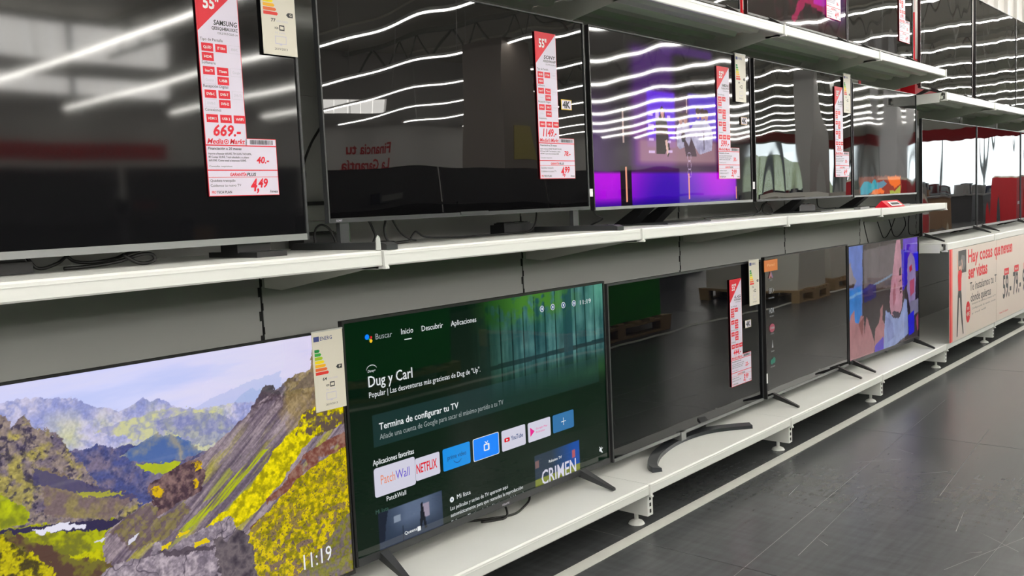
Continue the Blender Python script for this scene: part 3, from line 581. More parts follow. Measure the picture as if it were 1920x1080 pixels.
# ================================================================ TELEVISIONS
def blade(mb, p0, p1, w0, w1, t0, t1, m=0):
    p0, p1 = Vector(p0), Vector(p1); R = []
    for p, ww, tt in ((p0,w0,t0),(p0.lerp(p1,.5),(w0+w1)/2,(t0+t1)/2),(p1,w1,t1)):
        R.append([(p.x-ww/2,p.y,p.z-tt/2),(p.x+ww/2,p.y,p.z-tt/2),(p.x+ww/2,p.y,p.z+tt/2),(p.x-ww/2,p.y,p.z+tt/2)])
    mb.loft(R, m)
def tv(label, xL, yL, xR, yR, zb, zt, shelf_z, seed=1, wav=1.0, bez=.006, chin=.014, frame=BLACKP, chinm=None, glass=GLOSS, pic=None, res=(64,36), strength=1.0, stand='blades', legs=(.1,.9), group='televisions on display', legdx=0, logo=None, logo_s=.5, nub=False, deep=.05):
    ang = math.atan2(yR-yL, xR-xL); w = math.hypot(xR-xL, yR-yL)
    t = thing('television', label, 'television', ((xL+xR)/2, (yL+yR)/2, shelf_z), ang, group)
    b, tp = zb-shelf_z, zt-shelf_z; h = tp-b; W2 = w/2
    mb = MB(); mb.box(-W2+.002,W2-.002,.004,.016,b+.002,tp-.002); mb.slab([(-W2*.86,b+.03),(W2*.86,b+.03),(W2*.80,b+h*.62),(-W2*.80,b+h*.62)], .016, deep)
    mb.build('housing', BLACKP, t)
    chinm = chinm or frame
    mb = MB(); mb.box(-W2,-W2+bez,-.004,.014,b,tp); mb.box(W2-bez,W2,-.004,.014,b,tp); mb.box(-W2+bez,W2-bez,-.004,.014,tp-bez,tp); mb.build('bezel', frame, t)
    mb = MB(); mb.box(-W2+bez,W2-bez,-.005,.018,b,b+chin); 
    if nub: mb.box(-.012,.012,-.006,.012,b-.008,b)
    mb.build('lower_frame', chinm, t)
    screen_mesh(w-2*bez, h-bez-chin, seed, wav, pic, res, glass, t, (0,.0012,b+chin), strength)
    if logo:
        mb = MB(); mb.text(logo, (logo_s-.5)*w, b+chin*.28, chin*.62, -.0056, align='CENTER', bold=.01); mb.build('brand_lettering', M_PALE, t)
    if stand in ('blades','thin'):
        for k, s in enumerate(legs):
            x = (s-.5)*w; dx = legdx*(1 if s > .5 else -1); mb = MB()
            ws = .034 if stand == 'blades' else .022
            blade(mb, (x,.015,b+.012), (x+dx,-.135,.006), ws, .016, .03, .009); blade(mb, (x,.018,b+.010), (x+dx,.17,.006), ws, .016, .03, .009)
            mb.box(x-ws*.5,x+ws*.5,.006,.03,b-.004,b+.02)
            mb.build('leg', DGREY if stand == 'blades' else BLACKP, t)
    elif stand == 'posts':
        for s in legs:
            x = (s-.5)*w; mb = MB(); mb.box(x-.016,x+.016,.0,.016,.02,b+.02); mb.box(x+.016,x+.0175,-.001,.003,.022,b,1)
            mb.side([(-.20,.0),(-.20,.014),(-.18,.020),(.22,.020),(.24,0)], x-.02, x+.02); mb.build('leg', [DGREY, CHROME], t)
    elif stand == 'crescent':
        mb = MB(); R = []
        pts = [(-.565,-.145),(-.535,-.105),(-.47,-.065),(-.36,-.02),(-.20,.015),(-.05,.02),(.08,-.005),(.18,-.06),(.265,-.13)]
        P = smooth_path([(x, y, 0) for x, y in pts], 5)
        for i, p in enumerate(P):
            tn = (P[min(i+1,len(P)-1)]-P[max(i-1,0)]).normalized(); nn = Vector((-tn.y, tn.x, 0)); q = .021
            R.append([tuple(p-nn*q+Vector((0,0,.001))), tuple(p+nn*q+Vector((0,0,.001))), tuple(p+nn*q*.9+Vector((0,0,.022))), tuple(p-nn*q*.9+Vector((0,0,.016)))])
        mb.loft(R); mb.build('base', STEEL, t)
        mb = MB(); mb.box(-.17,.09,.03,.11,.004,b-.004); mb.box(-.20,.12,.022,.05,.004,.02); mb.build('neck', BLACKP, t)
        mb = MB(); mb.box(-.155,-.115,-.012,.03,.016,b+.012); mb.build('neck_cover', SILVER, t)
    elif stand == 'slant':
        for s in legs:
            x = (s-.5)*w; mb = MB(); mb.side([(.01,b+.01),(.06,b+.01),(.20,.0),(.11,.0)], x-.035, x+.035); mb.build('neck', BLACKP, t)
        x0, x1 = (legs[0]-.5)*w-.05, (legs[-1]-.5)*w+.12
        mb = MB(); mb.box(x0,x1,-.09,.21,.0,.006); mb.build('base', DGREY, t)
    elif stand == 'foot':
        for s in legs:
            x = (s-.5)*w; mb = MB(); mb.box(x-.05,x+.05,.02,.10,.012,b+.005); mb.box(x-.045,x+.045,-.06,.17,.0,.014); mb.build('leg', BLACKP, t)
    return t
# --- lower row
tv('wide television at bottom left showing a yellow and purple mountain landscape', .322,2.06,1.583,2.06,.205,.922,.173,1,.4,.005,.010,pic=pic_landscape,res=(900,500),strength=1.0,legs=(.08,.92))
t_menu = tv('lit television with a dark green app menu and fence picture', 1.586,2.058,2.862,2.058,.220,.942,.173,2,.8,.008,.022,frame=BLACKP,chinm=DGREY,pic=pic_menu,res=(420,236),strength=1.0,legs=(.085,.855),legdx=.02,logo='xiaomi',logo_s=.51)
t_lg = tv('switched-off glossy black television on a crescent metal stand', 2.882,2.06,4.212,2.06,.214,.928,.173,3,.9,.009,.012,frame=DGREY,chinm=SILVER,stand='crescent',glass=GLOSS0)
t_ic = tv('dark grey television with an orange sticker and a column of small icons', 4.215,2.045,5.298,2.045,.218,.938,.173,4,.8,.006,.010,frame=BLACKP,chinm=SILVER,stand='thin',legs=(.075,.86),logo=None,glass=GLOSS2)
tv('lit television at the end of the bottom shelf showing singing people', 5.312,2.045,6.45,2.0,.220,.927,.173,5,.6,.005,.018,chinm=DGREY,pic=pic_people,res=(200,120),strength=.72,stand='thin',legs=(.05,.92),nub=True)
# --- middle row
tv('wide satin black television at the far left of the middle shelf', .225,2.06,1.496,2.06,1.180,1.915,1.144,6,.5,.007,.017,frame=DGREY,chinm=SILVER,glass=SEMI,stand='foot',legs=(.1,.875),logo=None)
t_s = tv('switched-off glossy television on two posts, right of the wide satin one', 1.566,2.06,2.790,2.06,1.221,1.917,1.144,7,1.3,.005,.013,frame=DGREY,glass=GLOSS1,stand='posts',legs=(.045,.93),logo='SONY',logo_s=.028)
mb = MB(); mb.box(-.09,.04,-.0075,-.0045,.083,.092); mb.build('sensor_bar', DGREY, t_s)
tv('lit television with a violet stage picture and people', 2.820,2.06,4.135,2.06,1.217,1.915,1.144,8,1.4,.005,.012,frame=BLACKP,chinm=SILVER,pic=pic_violet,res=(360,200),strength=.98,stand='slant',legs=(.33,.47))
tv('switched-off television right of the violet one, mirroring the shop window', 4.172,2.06,5.430,2.06,1.217,1.915,1.144,9,1.5,.005,.010,frame=BLACKP,chinm=DGREY,stand='slant',legs=(.5,))
tv('television at the end of the middle shelf with a teal and orange picture low down', 5.450,2.06,6.573,2.05,1.212,1.890,1.144,10,1.2,.004,.010,frame=BLACKP,chinm=SILVER,pic=pic_nature,res=(200,110),strength=.97,stand='slant',legs=(.25,),deep=.04)
# --- on the top shelf
gt = 'televisions up on the top boards'
tv('reddish dark television on the top shelf, leftmost of those up there', 2.79,2.06,4.045,2.06,2.118,2.84,2.033,11,1,.005,.010,stand='thin',group=gt,legs=(.2,.9))
tv('television on the top shelf with magenta streaks and a lilac price card', 4.118,2.06,5.372,2.06,2.118,2.84,2.033,12,1.2,.005,.010,pic=pic_magenta_reflection,res=(120,70),strength=.96,stand='thin',group=gt,legs=(.2,.9))
tv('dark television at the right end of the top shelf', 5.385,2.06,6.545,2.06,2.118,2.84,2.033,13,1.2,.005,.010,stand='thin',group=gt,legs=(.2,.9))
tv('dark television on the far upper board, left one', 6.70,2.06,7.985,2.06,1.945,2.74,1.886,14,1.1,.007,.010,stand='thin',group=gt,legs=(.2,.85))
tv('dark television on the far upper board, second from the left', 8.085,2.06,9.415,2.06,1.945,2.748,1.886,15,1.1,.004,.010,stand='thin',group=gt,legs=(.2,.85))
tv('television on the far upper board cut by the right picture edge', 9.425,2.06,10.75,2.06,1.945,2.75,1.886,16,1.1,.004,.010,stand='thin',group=gt,legs=(.2,.85))
# --- on the counter
gc = 'televisions on the far counter'
tv('mirroring television on the counter above the posters, left one', 6.722,2.06,8.108,2.06,.912,1.735,.866,17,1.0,.004,.016,chinm=SILVER,stand='thin',group=gc,legs=(.04,.93))
tv('mirroring television on the counter above the posters, second from the left', 8.125,2.06,9.60,2.06,.912,1.735,.866,18,1.0,.004,.016,chinm=SILVER,stand='thin',group=gc,legs=(.1,.93))
tv('television on the counter cut by the right picture edge', 9.625,2.06,11.10,2.06,.912,1.735,.866,19,1.0,.004,.016,chinm=SILVER,stand='thin',group=gc,legs=(.1,.93))

# --- writing on the app menu screen
def menu_graphics():
    w, h, b = 1.276, .722, .047
    X = lambda s: (s-.5)*w; Z = lambda t: b+t*h
    mats = [emi('white',(226,230,232)), emi('grey',(150,160,160)), emi('card_white',(206,204,220)), emi('red',(214,16,40)), emi('sky_blue',(10,140,226)), emi('blue',(10,130,250)), emi('steel_blue',(48,110,164)), emi('orange',(226,130,90)), emi('violet',(96,70,196)), emi('pink',(226,30,140)), emi('yellow',(240,190,40)), emi('navy',(16,60,120)), emi('dim',(60,92,84)), emi('green',(50,170,90))]
    y = -.0012; e = -.0003
    st = {'mb': MB()}
    class P_:
        def __getattr__(s, k): return getattr(st['mb'], k)
    mb = P_()
    def flush(name, lab=None):
        tag(st['mb'].build(name, mats, t_menu), lab); st['mb'] = MB()
    mb.ell(X(.071),Z(.921),.008,.008,y,5); mb.ell(X(.082),Z(.903),.0055,.0055,y,10); mb.ell(X(.083),Z(.917),.004,.004,y,3); mb.ell(X(.078),Z(.910),.003,.003,y,13)
    T = lambda s, x0, x1, t, m, size, **k: fit_text(mb, s, X(x0), X(x1), Z(t), size*(.8 if not k.pop('full',0) else 1), y+e, m, **k)
    flush('assistant_icon'); T('Buscar', .096,.146,.905,1,.031); flush('menu_word'); T('Inicio', .175,.213,.907,0,.031); mb.rect(X(.184),X(.207),Z(.881),Z(.885),y,0); flush('menu_word', 'underlined menu word')
    T('Descubrir', .241,.313,.905,0,.031); flush('menu_word'); T('Aplicaciones', .341,.433,.904,0,.031); flush('menu_word')
    for s in (.701,.749,.798,.848):
        mb.ell(X(s),Z(.909),.0115,.0115,y,0); mb.ell(X(s),Z(.909),.0092,.0092,y+e,11); mb.rect(X(s)-.0035,X(s)+.0035,Z(.909)-.005,Z(.909)+.005,y+2*e,0); flush('status_icon')
    T('11:19', .878,.931,.896,0,.030); flush('clock_writing')
    n = 14; pts = [(X(.079)+.020*math.cos(a), Z(.785)+.015*math.sin(a)) for a in [math.radians(20+k*12) for k in range(n)]]
    for p, q in zip(pts, pts[1:]): mb.poly([p, q, (q[0],q[1]-.0018), (p[0],p[1]-.0018)], y, 0)
    T('Disney+', .067,.090,.776,0,.014, italic=.2); flush('studio_logo')
    T('Dug y Carl', .067,.203,.716,0,.058, bold=.006); T('Popular | Las desventuras más graciosas de Dug de "Up".', .067,.439,.672,0,.030)
    flush('title_writing')
    T('Termina de configurar tu TV', .091,.353,.531,0,.036, bold=.012); T('Añade una cuenta de Google para sacar el máximo partido a tu TV', .091,.522,.490,1,.030)
    flush('setup_writing')
    T('Aplicaciones favoritas', .066,.194,.390,0,.030, bold=.01); flush('row_heading')
    def card(x0, x1, t0, t1, m): mb.rrect(X(x0),X(x1),Z(t0),Z(t1),.006,y,m)
    card(.196,.278,.266,.364,2); T('NETFLIX', .199,.268,.298,3,.052, bold=.02); flush('app_tile', 'white tile with red lettering')
    mb.rrect(X(.067),X(.195),Z(.255),Z(.377),.008,y+2*e,2)
    fit_text(mb, 'Patch', X(.086), X(.130), Z(.304), .040, y+4*e, 7); fit_text(mb, 'Wall', X(.132), X(.176), Z(.304), .040, y+4*e, 8)
    T('PatchWall', .101,.162,.226,0,.026)
    flush('app_tile', 'large white tile with orange and violet lettering')
    card(.289,.387,.266,.366,4); T('prime video', .305,.372,.312,11,.026, bold=.008)
    for k in range(10):
        a, c = (k-5)/5, (k-4)/5; f = lambda q: .010*(q*q)
        mb.poly([(X(.34)+a*.018, Z(.295)+f(a)-.004), (X(.34)+c*.018, Z(.295)+f(c)-.004), (X(.34)+c*.018, Z(.295)+f(c)-.0065), (X(.34)+a*.018, Z(.295)+f(a)-.0065)], y+e, 11)
    flush('app_tile', 'light blue tile with a smile curve')
    card(.398,.498,.263,.368,0); mb.rrect(X(.400),X(.496),Z(.2655),Z(.3655),.006,y+e,5)
    cx, cz = X(.449), Z(.315); mb.rrect(cx-.014,cx+.014,cz-.013,cz+.011,.004,y+2*e,0); mb.rrect(cx-.009,cx+.006,cz-.009,cz+.007,.003,y+3*e,5)
    mb.poly([(cx,cz+.010),(cx-.009,cz+.019),(cx-.006,cz+.020),(cx+.002,cz+.012)], y+2*e, 0); mb.poly([(cx,cz+.010),(cx+.009,cz+.019),(cx+.006,cz+.020),(cx-.002,cz+.012)], y+2*e, 0)
    flush('app_tile', 'blue tile with a television icon')
    card(.509,.607,.264,.364,2); mb.rrect(X(.519),X(.541),Z(.305),Z(.325),.004,y+e,3); mb.poly([(X(.527),Z(.309)),(X(.527),Z(.321)),(X(.535),Z(.315))], y+2*e, 0); T('YouTube', .546,.596,.306,11,.028, bold=.015, cond=1)
    flush('app_tile', 'white tile with a red play button')
    card(.618,.717,.264,.361,2); mb.poly([(X(.627),Z(.290)),(X(.627),Z(.337)),(X(.646),Z(.313))], y+e, 9); T('Google Play', .652,.703,.318,9,.012); T('Películas', .652,.690,.300,9,.012)
    flush('app_tile', 'white tile with a pink triangle')
    card(.728,.826,.268,.360,6); mb.rect(X(.777)-.014,X(.777)+.014,Z(.314)-.0012,Z(.314)+.0012,y+e,0); mb.rect(X(.777)-.0012,X(.777)+.0012,Z(.314)-.014,Z(.314)+.014,y+e,0)
    flush('app_tile', 'steel blue tile with a plus sign')
    T('Mi lista', .066,.105,.187,12,.022)
    T('Queens', .150,.190,.055,0,.018, bold=.01)
    mb.rrect(X(.192),X(.203),Z(.048),Z(.068),.002,y,0)
    flush('thumbnail_writing')
    mb.ell(X(.313),Z(.129),.009,.009,y,0); mb.rect(X(.313)-.004,X(.313)+.004,Z(.129)-.001,Z(.129)+.001,y+e,11); mb.rect(X(.313)-.001,X(.313)+.001,Z(.129)-.004,Z(.129)+.004,y+e,11)
    T('Mi lista', .331,.381,.123,0,.026); T('Las películas y series de TV aparecen aquí', .306,.525,.082,0,.023); T('automáticamente para que reanudes la reproducción', .306,.586,.051,0,.023); T('fácilmente. Mantén pulsado el botón central del mando', .307,.594,.020,0,.021)
    flush('list_writing')
    T('Rakuten TV', .703,.762,.128,0,.018, bold=.01); T('CRIMEN', .668,.828,.028,2,.095, bold=.012)
    flush('show_title')
    cx, cz = X(.955), Z(.091); mb.poly([(cx-.010,cz-.005),(cx-.004,cz-.005),(cx+.004,cz-.013),(cx+.004,cz+.013),(cx-.004,cz+.005),(cx-.010,cz+.005)], y, 0); mb.poly([(cx-.011,cz+.013),(cx-.008,cz+.014),(cx+.011,cz-.012),(cx+.009,cz-.014)], y+e, 0); mb.poly([(cx+.006,cz+.004),(cx+.012,cz+.008),(cx+.012,cz+.005),(cx+.006,cz+.001)], y, 0)
    flush('mute_icon')
def fit_text(mb, s, x0, x1, z, size, y, m, bold=0, italic=0, cond=0):
    vs, fs = text_geo(s, 'LEFT', bold, italic)
    a = min(v[0] for v in vs); b = max(v[0] for v in vs)
    sx = (x1-x0)/((b-a)*size); mb.text(s, x0-a*sx*size, z, size, y, m, 'LEFT', bold, italic, sx)
menu_graphics()
t_land = [o for o in COL.objects if o.get('label','').startswith('wide television at bottom left')][0]
mb = MB(); fit_text(mb, '11:19', (.862-.5)*1.264, (.937-.5)*1.264, .052+.068*.70, .062, -.001, 0); mb.build('clock_writing', emi('clock',(236,236,240)), t_land)
# icons and sticker on the dark grey screen
mb = MB(); W_ = 1.103; X = lambda s: (s-.5)*W_; Z = lambda t: .045+t*.715
ms = [emi('soft_pink',(150,96,96)), emi('soft_white',(140,142,142)), emi('soft_rose',(150,70,84)), emi('soft_teal',(30,98,80)), emi('soft_violet',(96,84,130))]
y = -.002
mb.poly([(X(.052),Z(.855)),(X(.075),Z(.905)),(X(.098),Z(.855)),(X(.082),Z(.852)),(X(.075),Z(.872)),(X(.066),Z(.852))], y, 0); mb.poly([(X(.075),Z(.905)),(X(.098),Z(.855)),(X(.086),Z(.855))], y-.0003, 4)
fit_text(mb, 'FHD', X(.062), X(.088), Z(.835), .010, y, 1)
fit_text(mb, '8K+', X(.055), X(.105), Z(.745), .042, y, 1); fit_text(mb, 'SUHD LUMENS', X(.050), X(.105), Z(.708), .010, y, 1)
fit_text(mb, 'HDR', X(.052), X(.102), Z(.605), .036, y, 1, bold=.02); fit_text(mb, 'HDR HDR10', X(.055), X(.098), Z(.578), .010, y, 1)
mb.ell(X(.078),Z(.497),.030,.022,y,2); fit_text(mb, 'CINEMA', X(.056), X(.100), Z(.490), .016, y-.0004, 1, bold=.02); fit_text(mb, 'AUDIO', X(.060), X(.096), Z(.452), .010, y, 1)
mb.poly([(X(.071),Z(.355)),(X(.087),Z(.355)),(X(.082),Z(.385)),(X(.079),Z(.415)),(X(.076),Z(.385))], y, 1); fit_text(mb, 'STREAM', X(.062), X(.096), Z(.325), .010, y, 1)
mb.ell(X(.070),Z(.255),.016,.014,y,3); mb.ell(X(.090),Z(.262),.018,.016,y,3); fit_text(mb, 'ECO MODE', X(.056), X(.100), Z(.215), .010, y, 1)
mb.build('icon_column', ms, t_ic)
mb = MB(); mb.box(X(.0),X(.135),-.0075,-.0045,Z(.905),Z(.985)); fit_text(mb, 'Panel', X(.03), X(.10), Z(.94), .020, -.0078, 1); tag(mb.build('orange_sticker', [flat('sticker_orange',(222,126,52)), flat('sticker_peach',(246,186,130))], t_ic))

# ================================================================ PRICE CARDS AND ENERGY LABELS
def price_card(x, z, y, label, price, brand, model='', month='40.-', plan='4.49', size='55"', k4=False, group='price cards on the screens'):
    t = thing('price_card', label, 'price card', (x, y, z), 0, group)
    M_ = [M_PAPER, M_RED, M_INK, M_PALE, M_WHITE]; cw, lw, H = .118, .205, .515
    mb = MB(); mb.slab([(0,0),(lw,0),(lw,.146),(cw,.146),(cw,H),(0,H)], 0, .0012, 1)
    f = -.0003; i = .0016
    mb.rect(i,cw-i,.1285,H-i,f,0); mb.rect(cw-.004,lw-i,.1285,.1445,f,0); mb.rect(i,lw-i,.0665,.1255,f,0); mb.rect(i,lw-i,i,.0635,f,0)
    g = -.0006
    mb.poly([(i,.405),(i,H-i),(cw-i,H-i)], g, 1); fit_text(mb, size, .020, .064, .462, .042, 2*g, 4, bold=.03)
    fit_text(mb, brand, .046, .112, .424, .017, g, 2, bold=.02, italic=.15)
    fit_text(mb, model or 'QE55Q64BAUXXC', .040, .113, .412, .011, g, 2, bold=.02, italic=.15); fit_text(mb, '123,2/70,5/22,8 cm', .055, .112, .402, .007, g, 2)
    cols = (.008,.046,.084); sw, sh = .032, .020
    def row(z, cells):
        for c, (s, on) in zip(cols, cells):
            if s is None: continue
            mb.rect(c,c+sw,z-sh/2,z+sh/2,g,1 if on else 3)
            if not on: mb.rect(c+.0008,c+sw-.0008,z-sh/2+.0008,z+sh/2-.0008,1.5*g,0)
            fit_text(mb, s, c+.005, c+sw-.005, z-.003, .009, 2*g, 4 if on else 3, bold=.02)
    fit_text(mb, 'Tipo de Pantalla', .006,.068,.383,.010,g,2); row(.367,[('QLED',1),('55" 138cm',1),('8K',0)]); row(.344,[('HDR',1),(None,0),(None,0)])
    fit_text(mb, 'Software', .006,.044,.326,.010,g,2); row(.310,[('Smart TV',1),('Tizen',1),('Google',0)]); row(.287,[('Control',0),('USB',1),(None,0)])
    fit_text(mb, 'Recepción Digital', .006,.074,.269,.010,g,2); row(.253,[('DVB-C',1),('DVB-T',1),('DVB-T2',0)]); row(.230,[('DVB-S',0),('DVB-S2',1),(None,0)])
    fit_text(mb, 'Conexiones', .006,.050,.211,.010,g,2); row(.193,[('HDMI 3',1),('USB 2',1),('WIFI',1)])
    fit_text(mb, price, .024, .102, .151, .038, g, 1, bold=.03, italic=.2)
    fit_text(mb, 'Media', .005,.050,.131,.018,g,1,bold=.02,italic=.3); fit_text(mb, 'Markt', .068,.112,.131,.018,g,1,bold=.02,italic=.3)
    for q in range(3): mb.ell(.0585,.1365,.0068-q*.0022,.0062-q*.002,g*(1+q*.3),1 if q % 2 == 0 else 0)
    rs = random.Random(3); bx = .126
    while bx < .192: w_ = rs.choice([.0008,.0016,.0024]); mb.rect(bx,bx+w_,.131,.1425,g,2); bx += w_+rs.choice([.0008,.0016])
    fit_text(mb, 'Financiación a 20 meses', .006,.100,.116,.009,g,2,bold=.02,italic=.15)
    for q, s in enumerate(('Importe a financiar 669,00€, TIN 0,00% TAE 0,00%,','80 Cuotas 33,45€. Total adeudado y a plazos','669,00€. Coste total a intereses 0,00€.')): fit_text(mb, s, .006,.128-.008*q,.104-.0085*q,.007,g,2,bold=.01)
    fit_text(mb, 'Consulta requisitos', .006,.070,.073,.006,g,2); fit_text(mb, month, .142,.180,.083,.024,g,1,bold=.03,italic=.2)
    mb.rect(i,lw-i,.047,.048,g,1); fit_text(mb, 'GARANTÍA', .062,.110,.0505,.011,g,1,bold=.03,italic=.2); fit_text(mb, 'PLUS', .111,.138,.0505,.011,g,2,bold=.03,italic=.2)
    fit_text(mb, 'Quédate tranquilo', .006,.076,.036,.009,g,2); fit_text(mb, 'Cuidamos tu nuevo TV', .006,.092,.024,.009,g,2); fit_text(mb, 'PRO', .008,.020,.007,.009,g,1,bold=.03); fit_text(mb, 'TECH PLAN', .021,.064,.007,.009,g,2,bold=.02)
    a_, b_ = plan.split('.'); fit_text(mb, a_+',', .120,.144,.012,.044,g,1,bold=.03,italic=.2); fit_text(mb, b_, .142,.172,.021,.032,g,1,bold=.03,italic=.2); fit_text(mb, '/mes', .176,.200,.007,.009,g,2,bold=.02)
    mb.build('card', M_, t)
    return t
YT = 2.0545
price_card(1.203,1.303,YT,'red and white price card reading 669 on the far left television','669.-','SAMSUNG')
price_card(2.499,1.339,YT,'red and white price card reading 1149 on the glossy television with two posts','1149.-','SONY','XR55X90LAEP','78.-','4.99')
price_card(3.796,1.331,YT,'red and white price card reading 599 on the violet picture','599.-','SAMSUNG','TU55CU7175','30.-','3.99')
price_card(5.168,1.334,YT,'red and white price card on the television mirroring the shop window','769.-','LG','55QNED816RE','38.-','4.49')
price_card(3.871,.340,YT,'red and white price card reading 444 beside the crescent stand television','444.-','LG','55UR78006LK','22.-','3.99')
price_card(5.068,2.222,YT,'lilac lit price card on the television with magenta streaks, up on the top shelf','729.-','PHILIPS','55PUS8118','36.-','4.49')
price_card(6.262,2.218,YT,'faint price card on the dark television at the right end of the top shelf','699.-','HISENSE','55U7KQ','35.-','4.49')
def energy(x, z, y, label, h=.222, w=.105, cls=5, num='64', rot=0):
    t = thing('energy_label', label, 'energy label', (x, y, z), rot, 'energy labels hanging on the televisions')
    cols = [(0,140,60),(50,160,60),(170,200,30),(250,225,0),(250,185,20),(235,110,50),(225,50,40)]
    M_ = [M_CREAM, M_INK, flat('flag_blue',(60,70,130))]+[flat('class_%d' % k, c) for k, c in enumerate(cols)]+[M_PALE]
    mb = MB(); mb.box(0,w,0,.0015,0,h,0); f = -.0003
    mb.rect(.005,.024,h-.026,h-.012,f,2); fit_text(mb, 'ENERG', .027,.068,h-.024,.015,f,2,bold=.01)
    for k in range(7):
        z1 = h-.048-k*.0105; L = .020+k*.0045; mb.poly([(.006,z1-.0085),(L,z1-.0085),(L+.004,z1-.004),(L,z1),(.006,z1)], f, 3+k)
    z1 = h-.048-cls*.0105-.004; mb.poly([(.076,z1),(.082,z1+.006),(.097,z1+.006),(.097,z1-.006),(.082,z1-.006)], f, 1); fit_text(mb, 'ABCDEFG'[cls], .086,.093,z1-.003,.009,2*f,0,bold=.02)
    fit_text(mb, num, .028,.042,h*.385,.012,f,1,bold=.02); fit_text(mb, 'kWh/1000h', .045,.080,h*.385,.008,f,10)
    mb.rect(.052,.068,h*.29,h*.29+.014,f,1); mb.rect(.0545,.0655,h*.29+.003,h*.29+.011,2*f,0); fit_text(mb, 'HDR', .038,.050,h*.29+.003,.008,f,1,bold=.02); fit_text(mb, '95 kWh', .038,.070,h*.25,.007,f,10)
    mb.rect(.037,.072,h*.13,h*.13+.021,f,10); mb.rect(.039,.070,h*.13+.002,h*.13+.019,2*f,0); mb.rect(.050,.058,h*.13-.003,h*.13,f,10); fit_text(mb, '2019/2013', .034,.074,h*.06,.008,f,1)
    mb.build('card', M_, t)
    mb = MB(); mb.box(-.001,w+.001,-.001,.005,h,h+.004); mb.build('hanger', mat('clear_plastic_hanger', (.55,.55,.52), .2), t)
    return t
energy(1.478,.701,2.0505,'large cream energy label hanging at the right corner of the mountain landscape television')
energy(1.387,1.669,2.0505,'cream energy label near the top right corner of the wide satin television', num='77', cls=6)
energy(3.970,1.694,2.0505,'energy label at the top right corner of the violet television', num='84', cls=6)
energy(5.292,1.706,2.0505,'energy label between the last two televisions of the middle shelf', num='84', cls=6)
energy(4.042,.713,2.0385,'energy label between the crescent stand television and the dark grey one', num='73', cls=5)
def sticker4k(x, z, label, cream=(226,190,60), y=2.0548, w=.062, h=.037):
    mb = MB(); mb.box(0,w,0,.0008,0,h,1); mb.rect(.003,w-.003,.003,h-.003,-.0002,0); fit_text(mb, '4K', .008,w-.008,.007,.034,-.0005,2,bold=.04)
    tag(mb.build('resolution_sticker', [M_PAPER, flat('sticker_rim',cream), M_INK], None, (x,y,z)), label, 'sticker', 'ultra HD stickers')
sticker4k(2.636,1.589,'yellow-rimmed 4K sticker beside the 1149 price card')
sticker4k(4.026,1.588,'4K sticker beside the 599 price card',(200,160,110))
sticker4k(4.022,.606,'pale 4K sticker beside the 444 price card',(200,190,160))

# ================================================================ SMALL THINGS ON THE SHELVES
def cable(pts, label, r=.0032, group='black cables'):
    mb = MB(); mb.tube(smooth_path(pts, 6), r, n=7); return tag(mb.build('cable', CABLE), label, 'cable', group)
cable([(6.673,2.42,1.09),(6.598,2.42,1.03),(6.617,2.42,.971),(6.678,2.42,.871)], 'black cable hanging on the back panel, left of the wall loops', .0035)
cable([(6.813,2.42,1.09),(6.921,2.42,.957),(7.01,2.42,.888),(7.151,2.42,.946),(7.309,2.42,1.09)], 'black cable hanging in a deep V above the television showing people', .0035)
cable([(6.979,2.40,1.09),(7.07,2.40,1.01),(7.15,2.40,.905),(7.27,2.40,.89),(7.419,2.40,.954),(7.408,2.40,1.018),(7.31,2.40,1.09)], 'black cable hanging in a round loop above the television showing people', .0035)
cable([(7.536,2.40,1.09),(7.496,2.40,.972),(7.52,2.40,.894),(7.636,2.40,.88)], 'rightmost hanging cable beside the counter televisions', .0035)
cable([(1.824,2.2,1.23),(1.844,2.2,1.19),(1.851,2.2,1.172),(1.841,2.2,1.151),(1.868,2.2,1.153),(1.91,2.18,1.15)], 'leftmost cable dropping behind the glossy television with two posts', .004)
cable([(1.857,2.15,1.23),(1.847,2.15,1.193),(1.853,2.15,1.163),(1.874,2.15,1.149),(1.907,2.15,1.149),(1.948,2.15,1.151)], 'middle cable dropping in a hook behind the glossy television with two posts', .0045)
cable([(1.918,2.2,1.23),(1.954,2.2,1.18),(1.994,2.2,1.156),(2.021,2.2,1.150)], 'straight slanting cable behind the glossy television with two posts')
cable([(1.993,2.2,1.152),(2.019,2.2,1.177),(2.035,2.2,1.172),(2.07,2.2,1.158),(2.195,2.2,1.150),(2.328,2.2,1.149),(2.499,2.2,1.149),(2.59,2.2,1.15),(2.632,2.2,1.177),(2.647,2.2,1.23)], 'long cable running along the middle shelf behind the television with two posts')
cable([(.797,2.15,1.185),(.81,2.15,1.164),(.82,2.15,1.154),(.838,2.15,1.153),(.868,2.15,1.163),(.887,2.15,1.175),(.904,2.15,1.163),(.941,2.15,1.158),(.998,2.15,1.163),(1.025,2.15,1.172),(1.061,2.15,1.178)], 'long cable wound under the far left television', .004)
cable([(.997,2.1,1.172),(1.013,2.1,1.160),(1.034,2.1,1.150),(1.055,2.1,1.149),(1.072,2.1,1.156),(1.065,2.1,1.169),(1.036,2.1,1.170),(.99,2.12,1.156),(.93,2.13,1.150),(.87,2.13,1.149)], 'knotted cable bundle under the far left television', .0045)
cable([(1.768,2.3,1.56),(1.739,2.3,1.513),(1.701,2.3,1.463),(1.669,2.3,1.398),(1.672,2.3,1.366),(1.69,2.35,1.30)], 'cable seen in the gap between the two left televisions', .004)
cable([(1.621,2.2,1.15),(1.621,2.2,1.193),(1.633,2.2,1.212),(1.653,2.2,1.215),(1.679,2.2,1.198),(1.70,2.2,1.15)], 'small arched cable in the gap beside the left post', .0035)
